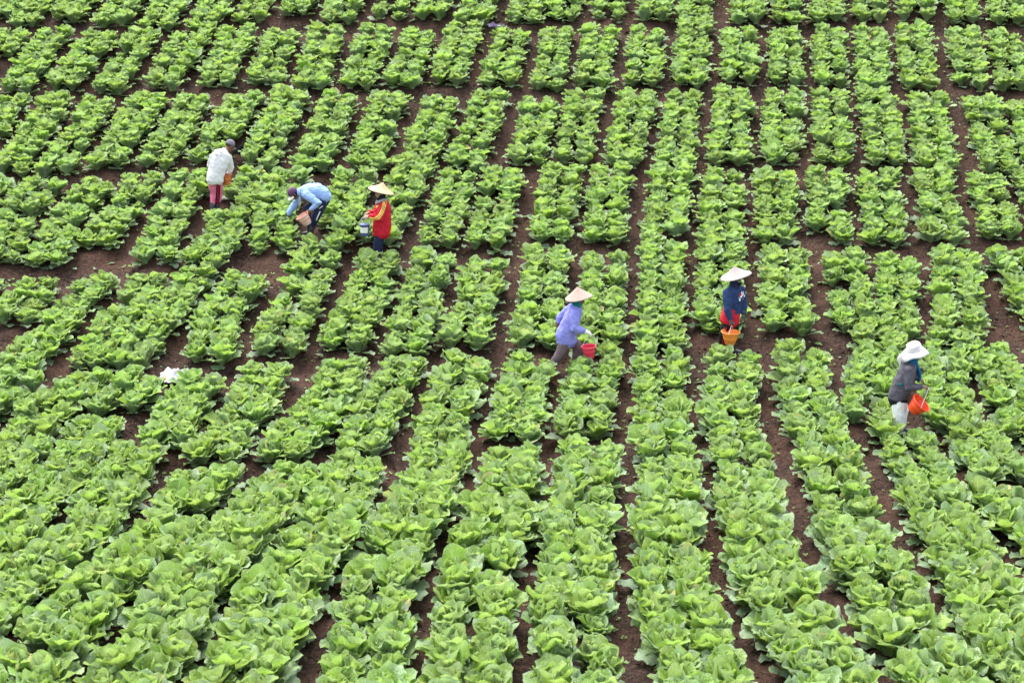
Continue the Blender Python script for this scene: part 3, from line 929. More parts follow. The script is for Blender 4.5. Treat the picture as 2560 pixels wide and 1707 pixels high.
def cone_hat(root, apex, axis, R, h, top, under, concave=.12):
    z = Vector(axis).normalized()
    M = axis_matrix(Vector(apex) - z * h, z)
    prof = []
    for i in range(31):
        f = i / 30
        prof.append((max(R * f, .003), h * (1 - f) - concave * h * math.sin(f * math.pi) + .0016 * (i % 2)))
    bm = bmesh.new()
    p = prof + [(R * .995, prof[-1][1] - .006)]
    rings = lathe(bm, p, M, 44, lambda i, a: (0, .008 * math.sin(2 * a + .7) * min(1, i / 30) ** 2))
    bm.faces.new(rings[0])
    hat = solid('conical_hat', bm, top, root)
    bm = bmesh.new()
    lathe(bm, [(R * .993, prof[-1][1] - .0062)] + [(r * .985, z_ - .010) for r, z_ in prof[::-1]], M, 44, lambda i, a: (0, .008 * math.sin(2 * a + .7) * max(0, 1 - i / 30) ** 2))
    solid('underside', bm, under, hat)
    bm = bmesh.new(); lathe(bm, [(R * .975, prof[-1][1] + .001), (R * 1.006, prof[-1][1] - .001), (R * 1.006, prof[-1][1] - .007), (R * .975, prof[-1][1] - .008)], M, 44, lambda i, a: (0, .008 * math.sin(2 * a + .7)))
    solid('rim', bm, top, hat)
    return hat

def cap(root, H, crown_mat, brim_mat, look_down=0.0):
    bm = bmesh.new()
    prof = [(.098, .012), (.101, .034), (.097, .062), (.083, .094), (.058, .116), (.028, .127), (.004, .130)]
    Mx = H @ Matrix.Translation((-.006, 0, .012)) @ Matrix.Diagonal((1.02, .88, 1, 1)) @ Matrix.Translation((0, 0, -.004))
    r = lathe(bm, prof, Mx, 30); bm.faces.new(r[-1])
    c = solid('cap', bm, crown_mat, root)
    md = c.modifiers.new('thick', 'SOLIDIFY'); md.thickness = .004
    bm = bmesh.new(); rows = []
    for i in range(6):
        f = i / 5; row = []
        for k in range(11):
            a = (k / 10 - .5) * 2.3
            rad = .088 + f * .080 * math.cos(a * .62)
            row.append(bm.verts.new(H @ V(rad * math.cos(a) - .004, rad * math.sin(a) * .92, .018 - f * .022 - .012 * (a / 1.15) ** 2)))
        rows.append(row)
    for A, B in zip(rows[:-1], rows[1:]):
        for k in range(10): bm.faces.new((A[k], A[k + 1], B[k + 1], B[k]))
    b = solid('brim', bm, brim_mat, c)
    md = b.modifiers.new('thick', 'SOLIDIFY'); md.thickness = .005
    bm = bmesh.new(); blob(bm, Mx @ V(0, 0, .131), (.010, .010, .005)); solid('button', bm, crown_mat, c)
    return c

def bucket(name, base, axis, r0, r1, h, mat, label, hand_at=None, handle_mat=None, ridge=.55, band=None, spin=0.0, ears=(1, 0, 0)):
    """open tapered pail; base and hand_at in world metres"""
    root = empty(name, base)
    tag(root, label, 'bucket', 'buckets carried by the field workers')
    M = axis_matrix(V(0, 0, 0), axis, spin)
    r = lambda f: r0 + (r1 - r0) * f
    t = .004
    prof = [(.001, 0), (r0 * .96, 0), (r0, .006)]
    for f in sorted((.12, .2 if ridge > .35 else .45, ridge - .03, ridge, ridge + .03, .8, .96)):
        prof.append((r(f) + (.004 if abs(f - ridge) < .01 else 0), h * f))
    prof += [(r1 - t, h), (r1 - t, h * .97)]
    for f in (.75, .5, .25): prof.append((r(f) - t, h * f))
    prof += [(r0 - t, .010), (.001, .010)]
    bm = bmesh.new(); lathe(bm, prof, M, 40)
    o = solid('pail', bm, mat, root)
    bm = bmesh.new()
    lathe(bm, [(r1 - .001, h - .012), (r1 + .009, h - .010), (r1 + .010, h + .001), (r1 + .002, h + .005), (r1 - .006, h + .001), (r1 - .006, h - .006)], M, 40)
    solid('rim', bm, band or mat, o)
    if band:
        bm = bmesh.new(); lathe(bm, [(r(.5) + .002, h * .47), (r(.5) + .006, h * .50), (r(.56) + .006, h * .55), (r(.58) + .002, h * .58)], M, 40); solid('band', bm, band, o)
    if hand_at is not None:
        apex = Vector(hand_at) - Vector(base)
        up = M.to_3x3() @ V(0, 0, 1); c = up * (h - .012)
        side = (Vector(ears) - up * Vector(ears).dot(up)).normalized()
        a, b = c + side * (r1 + .008), c - side * (r1 + .008)
        pts = []
        for i in range(17):
            f = i / 16
            p = a.lerp(b, f)
            k = math.sin(f * math.pi) ** .55
            m = c.lerp(apex, k)
            p = m + (p - c) * (1 - .35 * k)
            pts.append(p)
        bm = bmesh.new(); tube(bm, pts, [.0045] * len(pts), side=up, seg=8); solid('handle', bm, handle_mat, root)
        for q in (a, b):
            bm = bmesh.new(); blob(bm, q, (.012, .012, .014), None, 8); solid('ear', bm, mat, root)
    return root

def foot_at(x, y): return V(x, y, float(ground_z([(x, y)])[0]) - .01)

# ------------------------------------------------------------------ man in white, seen from behind
R1 = empty('person', foot_at(-6.0, 33.53))
tag(R1, 'man in a white long-sleeved shirt, pink trousers and grey cap, back to camera', 'person', 'field workers')
J = dict(side=(.9, .35, -.12),
    torso=[(V(.270, .21, 1.235), .085, .075), (V(.235, .17, 1.195), .170, .115), (V(.19, .11, 1.07), .188, .135), (V(.130, .06, .90), .172, .135), (V(.085, .03, .76), .170, .142), (V(.078, .02, .675), .168, .145)],
    neck=V(.305, .25, 1.26), head=V(.360, .31, 1.325), look=(.66, .62, -.50),
    sh=[V(.065, .10, 1.15), V(.355, .23, 1.10)], el=[V(-.025, .18, .965), V(.385, .29, .90)], wr=[V(.17, .36, .84), V(.315, .28, .755)],
    hand=[((.9, .1, -.3), (0, .2, -1), .8, 1), ((-.1, .15, -1), (-.4, .8, 0), 1.0, -1)],
    hip=[V(.02, .02, .70), V(.145, .06, .69)], knee=[V(.045, .09, .41), V(.135, .13, .41)], ank=[V(-.005, .0, .095), V(.085, .10, .095)], toe=[(.5, .8, 0), (.6, .8, 0)])
b, H = body(R1, J, PM['skin'])
sh = grow('shirt', sleeves_and_torso(J, .072, .055, .043, stop=(1, .9)), PM['white_shirt'], R1, .011, 3, [(.016, 5, 5, 2.2, 3), (.010, 14, 14, 5, 9)])
tr = grow('trousers', trousers(J, .098, .072, .050, .122, .72), PM['pink'], R1, .011, 3, [(.012, 10, 10, 3, 5)])
boots(J, R1, PM['boot'], .42)
cap(R1, H, PM['grey_cap'], PM['grey_cap'])
bm = bmesh.new(); blob(bm, H @ V(-.014, 0, .012), (.086, .075, .052), H.to_3x3()); solid('hair', bm, PM['hair'], R1)
def q1p(zx, zy): return ((zx - 588) / 815.0, (1395 - zy) / 787.0)
def leg_rows(tl, tr_, bl, br, n=8, f0=0.0, f1=1.0):
    rows = []
    for i in range(n):
        t = i / (n - 1); a = np.array(q1p(*tl)) * (1 - t) + np.array(q1p(*bl)) * t; c = np.array(q1p(*tr_)) * (1 - t) + np.array(q1p(*br)) * t
        rows.append([tuple(a + (c - a) * (f0 + (f1 - f0) * k / 3)) for k in range(4)])
    return rows
PANEL = ((688, 880), (752, 880), (640, 1240), (700, 1240))
decal('side_panel', R1, tr, leg_rows(*PANEL), PM['black'], .006)
for f in (.30, .62): decal('red_piping', R1, tr, leg_rows(*PANEL, 8, f, f + .13), PM['red_stripe'], .0095)
glyphs = {'S': [(1, 1, 0, 1), (0, 1, 0, .5), (0, .5, 1, .5), (1, .5, 1, 0), (1, 0, 0, 0)], 'M': [(0, 0, 0, 1), (0, 1, .5, .4), (.5, .4, 1, 1), (1, 1, 1, 0)], 'A': [(0, 0, .5, 1), (.5, 1, 1, 0), (.2, .4, .8, .4)], 'L': [(0, 1, 0, 0), (0, 0, 1, 0)], 'I': [(.5, 0, .5, 1)], 'N': [(0, 0, 0, 1), (0, 1, 1, 0), (1, 0, 1, 1)]}
def print_text(name, text, cloth, parent, o, dx, dz, w, h, pen, mat):
    for i, ch in enumerate(text):
        if ch == ' ': continue
        for (x0, z0, x1, z1) in glyphs[ch]:
            f = lambda x, z: (o[0] + (i * 1.35 + x) * w * dx[0] + z * h * dz[0], o[1] + (i * 1.35 + x) * w * dx[1] + z * h * dz[1])
            decal(name, parent, cloth, strip_rows([f(x0, z0), f(x1, z1)], pen, 3), mat, .003)
print_text('back_print', 'SMALL IN', sh, R1, q1p(645, 440), (.955, -.30), (.30, .955), .0165, .036, .0055, PM['grey_print'])
bucket('bucket', R1.location + V(.285, .22, .575), (-.06, -.12, 1), .075, .115, .20, PM['rust'], 'worn orange bucket held in front of the man in white', R1.location + V(.30, .30, .80), PM['string'])

# ------------------------------------------------------------------ man in light blue, bent double
R2 = empty('person', foot_at(-3.94, 32.53))
tag(R2, 'man in a light blue sweatshirt bending down to reach a cabbage', 'person', 'field workers')
J = dict(side=(0, 1, 0),
    torso=[(V(-.185, .04, .905), .085, .085), (V(-.10, .05, .915), .165, .125), (V(.03, .05, .935), .185, .150), (V(.18, .05, .925), .180, .150), (V(.285, .05, .855), .168, .145), (V(.315, .05, .79), .160, .138)],
    neck=V(-.20, .03, .89), head=V(-.285, .02, .875), look=(-.62, -.22, -.66),
    sh=[V(-.02, -.12, .885), V(-.13, .20, .87)], el=[V(.215, -.215, .735), V(-.30, .19, .635)], wr=[V(.045, -.22, .605), V(-.425, .12, .445)],
    hand=[((-.75, .1, -.55), (.1, .9, -.3), .9, -1), ((-.45, -.1, -.9), (.7, .2, -.5), .55, 1)],
    hip=[V(.29, -.035, .74), V(.28, .14, .76)], knee=[V(.13, -.07, .42), V(-.06, .16, .55)], ank=[V(.01, -.05, .095), V(-.02, .24, .10)], toe=[(-1, -.12, 0), (-1, .05, 0)])
b, H = body(R2, J, PM['skin'])
sh = grow('sweatshirt', sleeves_and_torso(J, .078, .058, .043), PM['blue'], R2, .011, 3, [(.014, 4, 4, 6, 13), (.008, 14, 12, 14, 2)])
tr = grow('trousers', trousers(J, .108, .080, .062, .128, .45), PM['navy'], R2, .011, 3, [(.012, 9, 9, 4, 7)])
boots(J, R2, PM['boot'], .85, .050)
bm = bmesh.new(); tube(bm, [V(-.14, .04, .985), V(-.165, .04, .90), V(-.15, .02, .80)], [(.10, .035), (.12, .03), (.07, .03)]); grow('hood', bm, PM['blue'], R2, .011, 3)
cap(R2, H, PM['plum'], PM['cream'])
bm = bmesh.new(); blob(bm, H @ V(-.016, 0, -.004), (.086, .078, .070), H.to_3x3()); solid('hair', bm, PM['black'], R2)
for dx_ in (.0, .022):
    bm = bmesh.new(); tube(bm, [V(-.17 + dx_, -.09, .82), V(-.178 + dx_, -.10, .70 - dx_), V(-.176 + dx_, -.10, .61 + dx_ * 3)], [.0035, .003, .005], seg=6); solid('drawstring', bm, PM['white_print'], R2)
def q2p(zx, zy): return ((zx - 949) / 1058.0, (1387 - zy) / 1020.0)
decal('white_stripe', R2, tr, strip_rows([q2p(1195, 810), q2p(1150, 900), q2p(1108, 1000)], .022, 8), PM['white_print'])
decal('white_stripe', R2, tr, strip_rows([q2p(1250, 705), q2p(1175, 755)], .016, 5), PM['white_print'])
bucket('bucket', R2.location + V(.005, -.26, .345), (-.50, -.18, .85), .078, .122, .205, PM['pale_pink'], 'faded pink bucket with orange bands tipped in the bending man\'s hand', None, None, .3, PM['band'])

# ------------------------------------------------------------------ woman in red jacket and straw hat
R3 = empty('person', foot_at(-2.6, 31.6))
tag(R3, 'woman in a red jacket with yellow sleeve stripes and straw hat', 'person', 'field workers')
J = dict(side=(.25, 1, 0),
    torso=[(V(.155, .0, 1.17), .075, .075), (V(.165, .0, 1.11), .150, .110), (V(.165, .0, 1.0), .175, .150), (V(.155, .0, .85), .180, .170), (V(.145, .0, .67), .185, .180), (V(.135, .0, .52), .180, .172)],
    neck=V(.15, 0, 1.20), head=V(.125, -.01, 1.295), look=(-.95, -.42, -.12),
    sh=[V(.20, -.14, 1.075), V(.12, .15, 1.075)], el=[V(.125, -.235, .855), V(.0, .20, .86)], wr=[V(-.075, -.195, .905), V(-.10, .02, .92)],
    hand=[((-.95, .15, -.25), (.1, .3, -.9), .7, -1), ((-.8, -.4, -.35), (-.2, -.3, -.9), .8, 1)],
    hip=[V(.125, -.065, .67), V(.135, .07, .67)], knee=[V(.06, -.07, .39), V(.085, .08, .39)], ank=[V(.03, -.07, .085), V(.06, .08, .085)], toe=[(-1, -.3, 0), (-1, -.2, 0)])
b, H = body(R3, J, PM['skin_light'])
face_bits(H, R3, PM)
sh = grow('jacket', sleeves_and_torso(J, .080, .062, .046), PM['red'], R3, .011, 3, [(.016, 5, 5, 3, 23), (.009, 12, 12, 8, 4)])
tr = grow('trousers', trousers(J, .105, .080, .060, .125, .9), PM['navy'], R3, .011, 3, [(.010, 10, 10, 3, 7)])
boots(J, R3, PM['boot'], .4)
bm = bmesh.new(); blob(bm, H @ V(-.032, 0, .0), (.086, .090, .112), H.to_3x3()); tube(bm, [H @ V(-.01, 0, -.05), V(.14, .0, 1.185)], [(.085, .075), (.095, .085)]); tube(bm, [H @ V(.05, -.045, -.085), H @ V(.062, 0, -.098), H @ V(.05, .045, -.085)], [.028, .028, .028]); grow('headscarf', bm, PM['black'], R3, .010, 3)
bm = bmesh.new(); tube(bm, [V(.05, -.08, 1.115), V(.09, -.12, 1.15), V(.20, -.10, 1.185), V(.24, 0, 1.19), V(.20, .09, 1.185), V(.09, .10, 1.15), V(.045, .06, 1.115)], [.024, .026, .030, .030, .030, .026, .024], seg=10); grow('neck_scarf', bm, PM['grey_scarf'], R3, .009, 2, [(.006, 22, 22, 22, 3)])
cone_hat(R3, (.185, 0, 1.500), (.28, -.03, 1), .245, .160, PM['straw'], PM['hat_under'])
def q3p(zx, zy): return ((zx - 556) / 938.0, (1554 - zy) / 905.0)
path = [q3p(762, 490), q3p(750, 570), q3p(706, 680), q3p(650, 752), q3p(575, 790), q3p(485, 780)]
for s_ in (-.026, 0, .026): decal('yellow_stripe', R3, sh, strip_rows(path, .0145, 26, s_), PM['yellow'], .009)
decal('chest_badge', R3, sh, [[q3p(560, 650), q3p(605, 640)], [q3p(560, 690), q3p(605, 690)]], PM['blue_print'])
decal('chest_logo', R3, sh, [[q3p(600, 590), q3p(650, 560)], [q3p(596, 630), q3p(622, 628)]], PM['yellow'])
decal('yellow_zip', R3, sh, strip_rows([q3p(530, 840), q3p(526, 960), q3p(524, 1090)], .010, 8), PM['yellow'])
tub = empty('bucket', R3.location + V(-.165, -.22, .53))
tag(tub, 'small blue lidded tub with white label held by the woman in red', 'bucket', 'buckets carried by the field workers')
bm = bmesh.new(); lathe(bm, [(.001, 0), (.076, 0), (.080, .006), (.084, .10), (.088, .205), (.001, .206)], Matrix.Identity(4), 36); o = solid('tub', bm, PM['tub_blue'], tub)
bm = bmesh.new(); lathe(bm, [(.088, .188), (.099, .190), (.100, .216), (.096, .224), (.080, .226), (.001, .228)], Matrix.Identity(4), 36); solid('lid', bm, PM['tub_blue'], tub)
bm = bmesh.new(); rows = []
for i in range(2):
    rows.append([bm.verts.new(((.0845 + .004 * i) * math.cos(a), (.0845 + .004 * i) * math.sin(a), .062 + .108 * i)) for a in np.linspace(-2.75, -.75, 14)])
for k in range(13): bm.faces.new((rows[0][k], rows[0][k + 1], rows[1][k + 1], rows[1][k]))
solid('label', bm, PM['paper'], o)
bm = bmesh.new(); tube(bm, [V(-.1, 0, .205), V(-.085, 0, .28), V(-.03, .0, .345), V(.03, .0, .345), V(.085, 0, .28), V(.1, 0, .205)], [.0045] * 6, seg=8); solid('handle', bm, PM['string'], tub)

# ------------------------------------------------------------------ woman in violet, walking
R4 = empty('person', foot_at(.92, 27.71))
tag(R4, 'woman in a violet top and conical hat walking right', 'person', 'field workers')
J = dict(side=(0, 1, 0),
    torso=[(V(.165, .0, 1.20), .075, .070), (V(.145, .0, 1.13), .150, .112), (V(.105, .0, 1.0), .168, .145), (V(.040, .0, .82), .168, .158), (V(-.008, .0, .66), .175, .178), (V(.000, .0, .555), .168, .168)],
    neck=V(.175, 0, 1.20), head=V(.205, 0, 1.285), look=(1, -.12, -.28),
    sh=[V(.135, -.145, 1.10), V(.085, .15, 1.10)], el=[V(.135, -.215, .83), V(-.10, .19, .92)], wr=[V(.285, -.215, .80), V(-.135, .17, .845)],
    hand=[((.93, .0, -.30), (.1, .3, -.9), .45, -1), ((-.25, .1, -.9), (.5, .6, 0), .9, 1)],
    hip=[V(-.005, -.07, .64), V(.02, .075, .64)], knee=[V(-.10, -.07, .38), V(.205, .08, .425)], ank=[V(-.255, -.07, .12), V(.145, .08, .09)], toe=[(.9, 0, -.35), (1, 0, 0)])
b, H = body(R4, J, PM['skin'])
face_bits(H, R4, PM)
sh = grow('shirt', sleeves_and_torso(J, .082, .066, .050), PM['violet'], R4, .011, 3, [(.016, 5, 5, 3.2, 33), (.009, 11, 11, 8, 6)])
tr = grow('trousers', trousers(J, .112, .090, .068, .128, .9), PM['taupe'], R4, .011, 3, [(.014, 9, 9, 3, 17)])
boots(J, R4, PM['boot'], .4)
bm = bmesh.new(); blob(bm, H @ V(-.030, 0, .0), (.088, .092, .112), H.to_3x3()); tube(bm, [H @ V(-.02, 0, -.05), V(.165, .0, 1.175)], [(.088, .078), (.098, .088)]); grow('headscarf', bm, PM['teal'], R4, .010, 3)
cone_hat(R4, (.172, 0, 1.510), (-.155, -.03, 1), .232, .185, PM['straw_pink'], PM['hat_under'], .04)
bm = bmesh.new(); hand(bm, J['wr'][0], *J['hand'][0][:3], 1.0, -1, .0035); tube(bm, [Vector(J['wr'][0]) - V(.03, 0, -.005), Vector(J['wr'][0]) + V(.02, 0, -.005)], [.034, .031], seg=10); solid('glove', bm, PM['glove'], R4)
bucket('bucket', R4.location + V(.385, -.215, .325), (-.10, -.05, 1), .075, .118, .215, PM['pink_red'], 'pinkish red bucket beside the woman in violet', R4.location + V(.42, -.215, .745), PM['string'])

# ------------------------------------------------------------------ woman in navy sweatshirt
R5 = empty('person', foot_at(3.62, 28.31))
tag(R5, 'woman in navy sweatshirt over red shirt with pale conical hat and dark mask', 'person', 'field workers')
J = dict(side=(.72, .62, 0),
    torso=[(V(.185, .0, 1.235), .080, .075), (V(.185, .0, 1.17), .165, .115), (V(.18, .0, 1.04), .185, .155), (V(.165, .0, .90), .170, .150), (V(.150, .0, .775), .165, .150)],
    neck=V(.19, 0, 1.26), head=V(.205, -.01, 1.345), look=(.88, -.46, -.16),
    sh=[V(.055, -.12, 1.15), V(.305, .10, 1.15)], el=[V(.055, -.205, .865), V(.365, .10, .885)], wr=[V(.10, -.235, .70), V(.355, .02, .735)],
    hand=[((.2, -.05, -1), (.8, .4, 0), 1.1, -1), ((.05, -.1, -1), (-.6, .3, 0), .7, 1)],
    hip=[V(.075, -.06, .64), V(.215, .05, .64)], knee=[V(.02, -.07, .40), V(.215, .05, .38)], ank=[V(-.005, -.04, .095), V(.215, .10, .095)], toe=[(-.65, -.45, 0), (.9, -.35, 0)])
b, H = body(R5, J, PM['skin'])
J2 = dict(J); J2['torso'] = [(V(.15, 0, .85), .150, .140), (V(.14, 0, .74), .178, .160), (V(.125, 0, .615), .185, .168)]
bm = bmesh.new(); tube(bm, [p for p, a, c in J2['torso']], [(a, c) for p, a, c in J2['torso']], side=J['side'], seg=20)
rs = grow('red_undershirt', bm, PM['red'], R5, .011, 3, [(.016, 6, 6, 2, 43)])
sh = grow('sweatshirt', sleeves_and_torso(J, .078, .060, .044), PM['navy_sweat'], R5, .011, 3, [(.014, 5, 5, 4, 41), (.008, 12, 12, 9, 4)])
tr = grow('trousers', trousers(J, .098, .076, .062, .122, .66), PM['black'], R5, .011, 3, [(.010, 10, 10, 3, 7)])
boots(J, R5, PM['boot'], .48, .056)
bm = bmesh.new(); blob(bm, H @ V(-.026, 0, .0), (.090, .092, .112), H.to_3x3()); tube(bm, [H @ V(-.01, 0, -.05), V(.185, .0, 1.205)], [(.092, .085), (.115, .098)]); grow('headscarf', bm, PM['navy'], R5, .010, 3)
bm = bmesh.new(); blob(bm, H @ V(.044, 0, -.042), (.066, .066, .062), H.to_3x3()); m = grow('face_mask', bm, PM['black'], R5, .009, 2)
bm = bmesh.new(); blob(bm, H @ V(.066, -.022, -.002), (.034, .044, .013), H.to_3x3(), 10); solid('mask_edge', bm, PM['grey_scarf'], m)
cone_hat(R5, (.165, 0, 1.585), (-.235, -.02, 1), .268, .172, PM['straw_white'], PM['hat_under'], .10)
for k in range(2):
    bm = bmesh.new(); hand(bm, J['wr'][k], *J['hand'][k][:3], 1.0, J['hand'][k][3], .0035); tube(bm, [Vector(J['wr'][k]) + V(0, 0, .04), Vector(J['wr'][k]) - V(0, 0, .01)], [.036, .032], seg=10); solid('glove', bm, PM['glove_grey'], R5)
def q5p(zx, zy): return ((zx - 380) / 872.0, (1507 - zy) / 841.0)
def poly5(name, quads, mat):
    for a, b_, c, d in quads:
        A, B, Cc, Dd = [np.array(q5p(*p)) for p in (a, b_, c, d)]
        decal(name, R5, sh, [[tuple((A * (1 - s) + B * s) * (1 - t) + (Dd * (1 - s) + Cc * s) * t) for s in (0, .5, 1)] for t in (0, .5, 1)], mat, .004)
poly5('chest_logo', [((600, 568), (632, 552), (640, 588), (592, 606))], PM['red_stripe'])
poly5('chest_logo', [((592, 608), (650, 588), (654, 612), (596, 632)), ((596, 632), (622, 624), (626, 662), (602, 668)),
                     ((632, 550), (654, 542), (686, 644), (662, 652)), ((660, 556), (678, 552), (700, 626), (684, 634)), ((684, 622), (706, 610), (708, 632), (688, 642))], PM['white_print'])
for s_ in (-.014, .012):
    decal('red_stripe', R5, tr, strip_rows([q5p(412, 1050), q5p(408, 1120), q5p(396, 1230), q5p(384, 1355)], .011, 12, s_), PM['red_stripe'])
bucket('bucket', R5.location + V(.105, -.27, .275), (.03, -.02, 1), .082, .155, .225, PM['orange'], 'orange bucket carried by the woman in the navy sweatshirt', R5.location + V(.13, -.25, .60), PM['wire'], .42, ears=(.35, 1, 0))

# ------------------------------------------------------------------ woman in wide white hat
R6 = empty('person', foot_at(6.17, 25.35))
tag(R6, 'woman in a wide white hat, charcoal jacket and white trousers', 'person', 'field workers')
J = dict(side=(.1, 1, 0),
    torso=[(V(.02, .0, 1.205), .080, .078), (V(.00, .0, 1.14), .155, .115), (V(-.025, .0, 1.02), .172, .150), (V(-.080, .0, .84), .175, .165), (V(-.135, .0, .67), .178, .160), (V(-.145, .0, .60), .172, .152)],
    neck=V(.035, 0, 1.22), head=V(.07, 0, 1.315), look=(1, -.10, -.14),
    sh=[V(-.03, -.145, 1.10), V(.0, .15, 1.10)], el=[V(-.045, -.225, .835), V(.02, .2, .85)], wr=[V(.16, -.215, .855), V(.14, .08, .90)],
    hand=[((.95, .0, -.20), (.1, .3, -.9), .95, -1), ((.8, -.4, -.2), (0, 0, -1), .6, 1)],
    hip=[V(-.150, -.065, .60), V(-.130, .07, .60)], knee=[V(-.125, -.075, .36), V(-.055, .08, .36)], ank=[V(-.13, -.07, .09), V(-.06, .09, .09)], toe=[(1, -.1, 0), (1, 0, 0)])
b, H = body(R6, J, PM['skin'])
face_bits(H, R6, PM)
sh = grow('jacket', sleeves_and_torso(J, .080, .062, .048), PM['charcoal'], R6, .011, 3, [(.014, 5, 5, 3, 53), (.008, 12, 12, 8, 4)])
bm = bmesh.new(); tube(bm, [V(-.146, 0, .60), V(-.148, 0, .545)], [(.176, .158), (.168, .150)], side=J['side'], seg=20); grow('waistband', bm, PM['black'], R6, .011, 2)
tr = grow('trousers', trousers(J, .118, .105, .090, .130, .9), PM['white_cloth'], R6, .011, 3, [(.016, 8, 8, 2.5, 57)])
boots(J, R6, PM['boot'], .4)
bm = bmesh.new(); blob(bm, H @ V(-.030, 0, -.004), (.088, .090, .112), H.to_3x3()); tube(bm, [H @ V(-.02, 0, -.05), V(.02, .0, 1.19)], [(.090, .082), (.115, .105)]); tube(bm, [V(.09, -.05, 1.16), V(.135, -.06, 1.06), V(.150, -.06, .96), V(.135, -.05, .89)], [(.06, .03), (.07, .032), (.062, .030), (.04, .022)], side=(0, 1, 0)); grow('headscarf', bm, PM['blue_scarf'], R6, .010, 3, [(.008, 16, 16, 12, 3)])
# hat: soft crown and a broad drooping brim
M = axis_matrix(V(.055, 0, 1.385), (-.25, -.14, 1))
def wob(i, a): return ((.014 * math.sin(3 * a + 1), (.040 * math.cos(2 * a + .5) + .016 * math.sin(5 * a)) * (i - 7) / 5) if i > 7 else (.006 * math.sin(3 * a + i), 0))
bm = bmesh.new(); r = lathe(bm, [(.004, .122), (.045, .121), (.082, .112), (.104, .092), (.112, .064), (.116, .038), (.119, .018), (.122, .008), (.150, -.002), (.178, -.020), (.205, -.044), (.226, -.074)], M, 48, wob); bm.faces.new(r[0])
hat = solid('sun_hat', bm, PM['hat_white'], R6); md = hat.modifiers.new('thick', 'SOLIDIFY'); md.thickness = .005
bm = bmesh.new(); lathe(bm, [(.118, .040), (.125, .036), (.128, .014), (.120, .010)], M, 40); solid('hat_band', bm, PM['hat_white'], hat)
bm = bmesh.new(); tube(bm, [V(-.15, -.05, 1.31), V(-.185, -.07, 1.26), V(-.175, -.07, 1.20), V(-.165, -.07, 1.15)], [(.030, .012), (.034, .012), (.026, .010), (.012, .006)], side=(1, 0, 0), seg=10); solid('hat_ribbon', bm, PM['hat_white'], hat)
def q6p(zx, zy): return ((zx - 650) / 925.0, (1568 - zy) / 892.0)
decal('pocket_patch', R6, sh, [[q6p(462, 790), q6p(500, 778), q6p(535, 772)], [q6p(465, 812), q6p(500, 808), q6p(535, 792)]], PM['teal'])
decal('shoulder_piping', R6, sh, strip_rows([q6p(706, 520), q6p(712, 560), q6p(712, 620)], .008, 5), PM['grey_scarf'])
ax = V(.66, -.30, .75).normalized()
bucket('bucket', R6.location + V(.02, -.24, .475), ax, .090, .165, .205, PM['orange_red'], 'orange-red bucket tilted in the hand of the woman in white hat', R6.location + V(.265, -.225, .845), PM['wire'], .5, ears=(.1, 1, 0))

# ------------------------------------------------------------------ litter between the beds
def crumpled(name, loc, sx_, sy_, h, mat, label, cat, seed, cuts=26, outline=None):
    bm = bmesh.new()
    r = np.random.default_rng(seed)
    rows = []
    for j in range(cuts):
        row = []
        for i in range(cuts):
            a, b_ = i / (cuts - 1) * 2 - 1, j / (cuts - 1) * 2 - 1
            edge = 1 + .22 * noise.noise(Vector((a * 2 + seed, b_ * 2, 3)))
            x, y = a * sx_ * edge, b_ * sy_ * edge
            f1 = noise.noise(Vector((a * 2.1 + seed, b_ * 2.1, 0))); f2 = abs(noise.noise(Vector((a * 3.4 + seed, b_ * 3.4, 7))))
            z = h * (.45 + .5 * f1 + .7 * f2) * (1 - .55 * max(abs(a), abs(b_)) ** 3) + .012
            row.append(bm.verts.new((x, y, max(z, .006))))
        rows.append(row)
    for A, B in zip(rows[:-1], rows[1:]):
        for k in range(cuts - 1): bm.faces.new((A[k], A[k + 1], B[k + 1], B[k]))
    o = solid(name, bm, mat, None, label=label, cat=cat)
    md = o.modifiers.new('thick', 'SOLIDIFY'); md.thickness = .004
    o.location = loc
    return o
M_BAG = plain('white_plastic_bag', (.34, .335, .35), .42, .45, .05, 14, .6, 22, dirt=((.20, .17, .15), .5))
crumpled('plastic_sack', foot_at(-5.61, 27.42) + V(0, 0, .03), .30, .36, .17, M_BAG, 'crumpled white plastic sack lying on the soil between beds', 'plastic sack', 4)
o = crumpled('plastic_scrap', foot_at(-5.70, 35.9) + V(0, 0, .20), .085, .34, .12, plain('black_plastic', (.004, .004, .005), .9, .05), 'scrap of black plastic between beds beside the man in white', 'plastic scrap', 9, 16)
o.rotation_euler = (0.35, 0, -.35)
o = crumpled('rag', foot_at(-.36, 41.25) + V(0, 0, .30), .22, .12, .10, plain('lilac_cloth', (.085, .068, .125), .9, .1, .2, 20), 'faded lilac rag draped over far cabbages', 'rag', 12, 18)
o.rotation_euler = (.15, .1, .25)

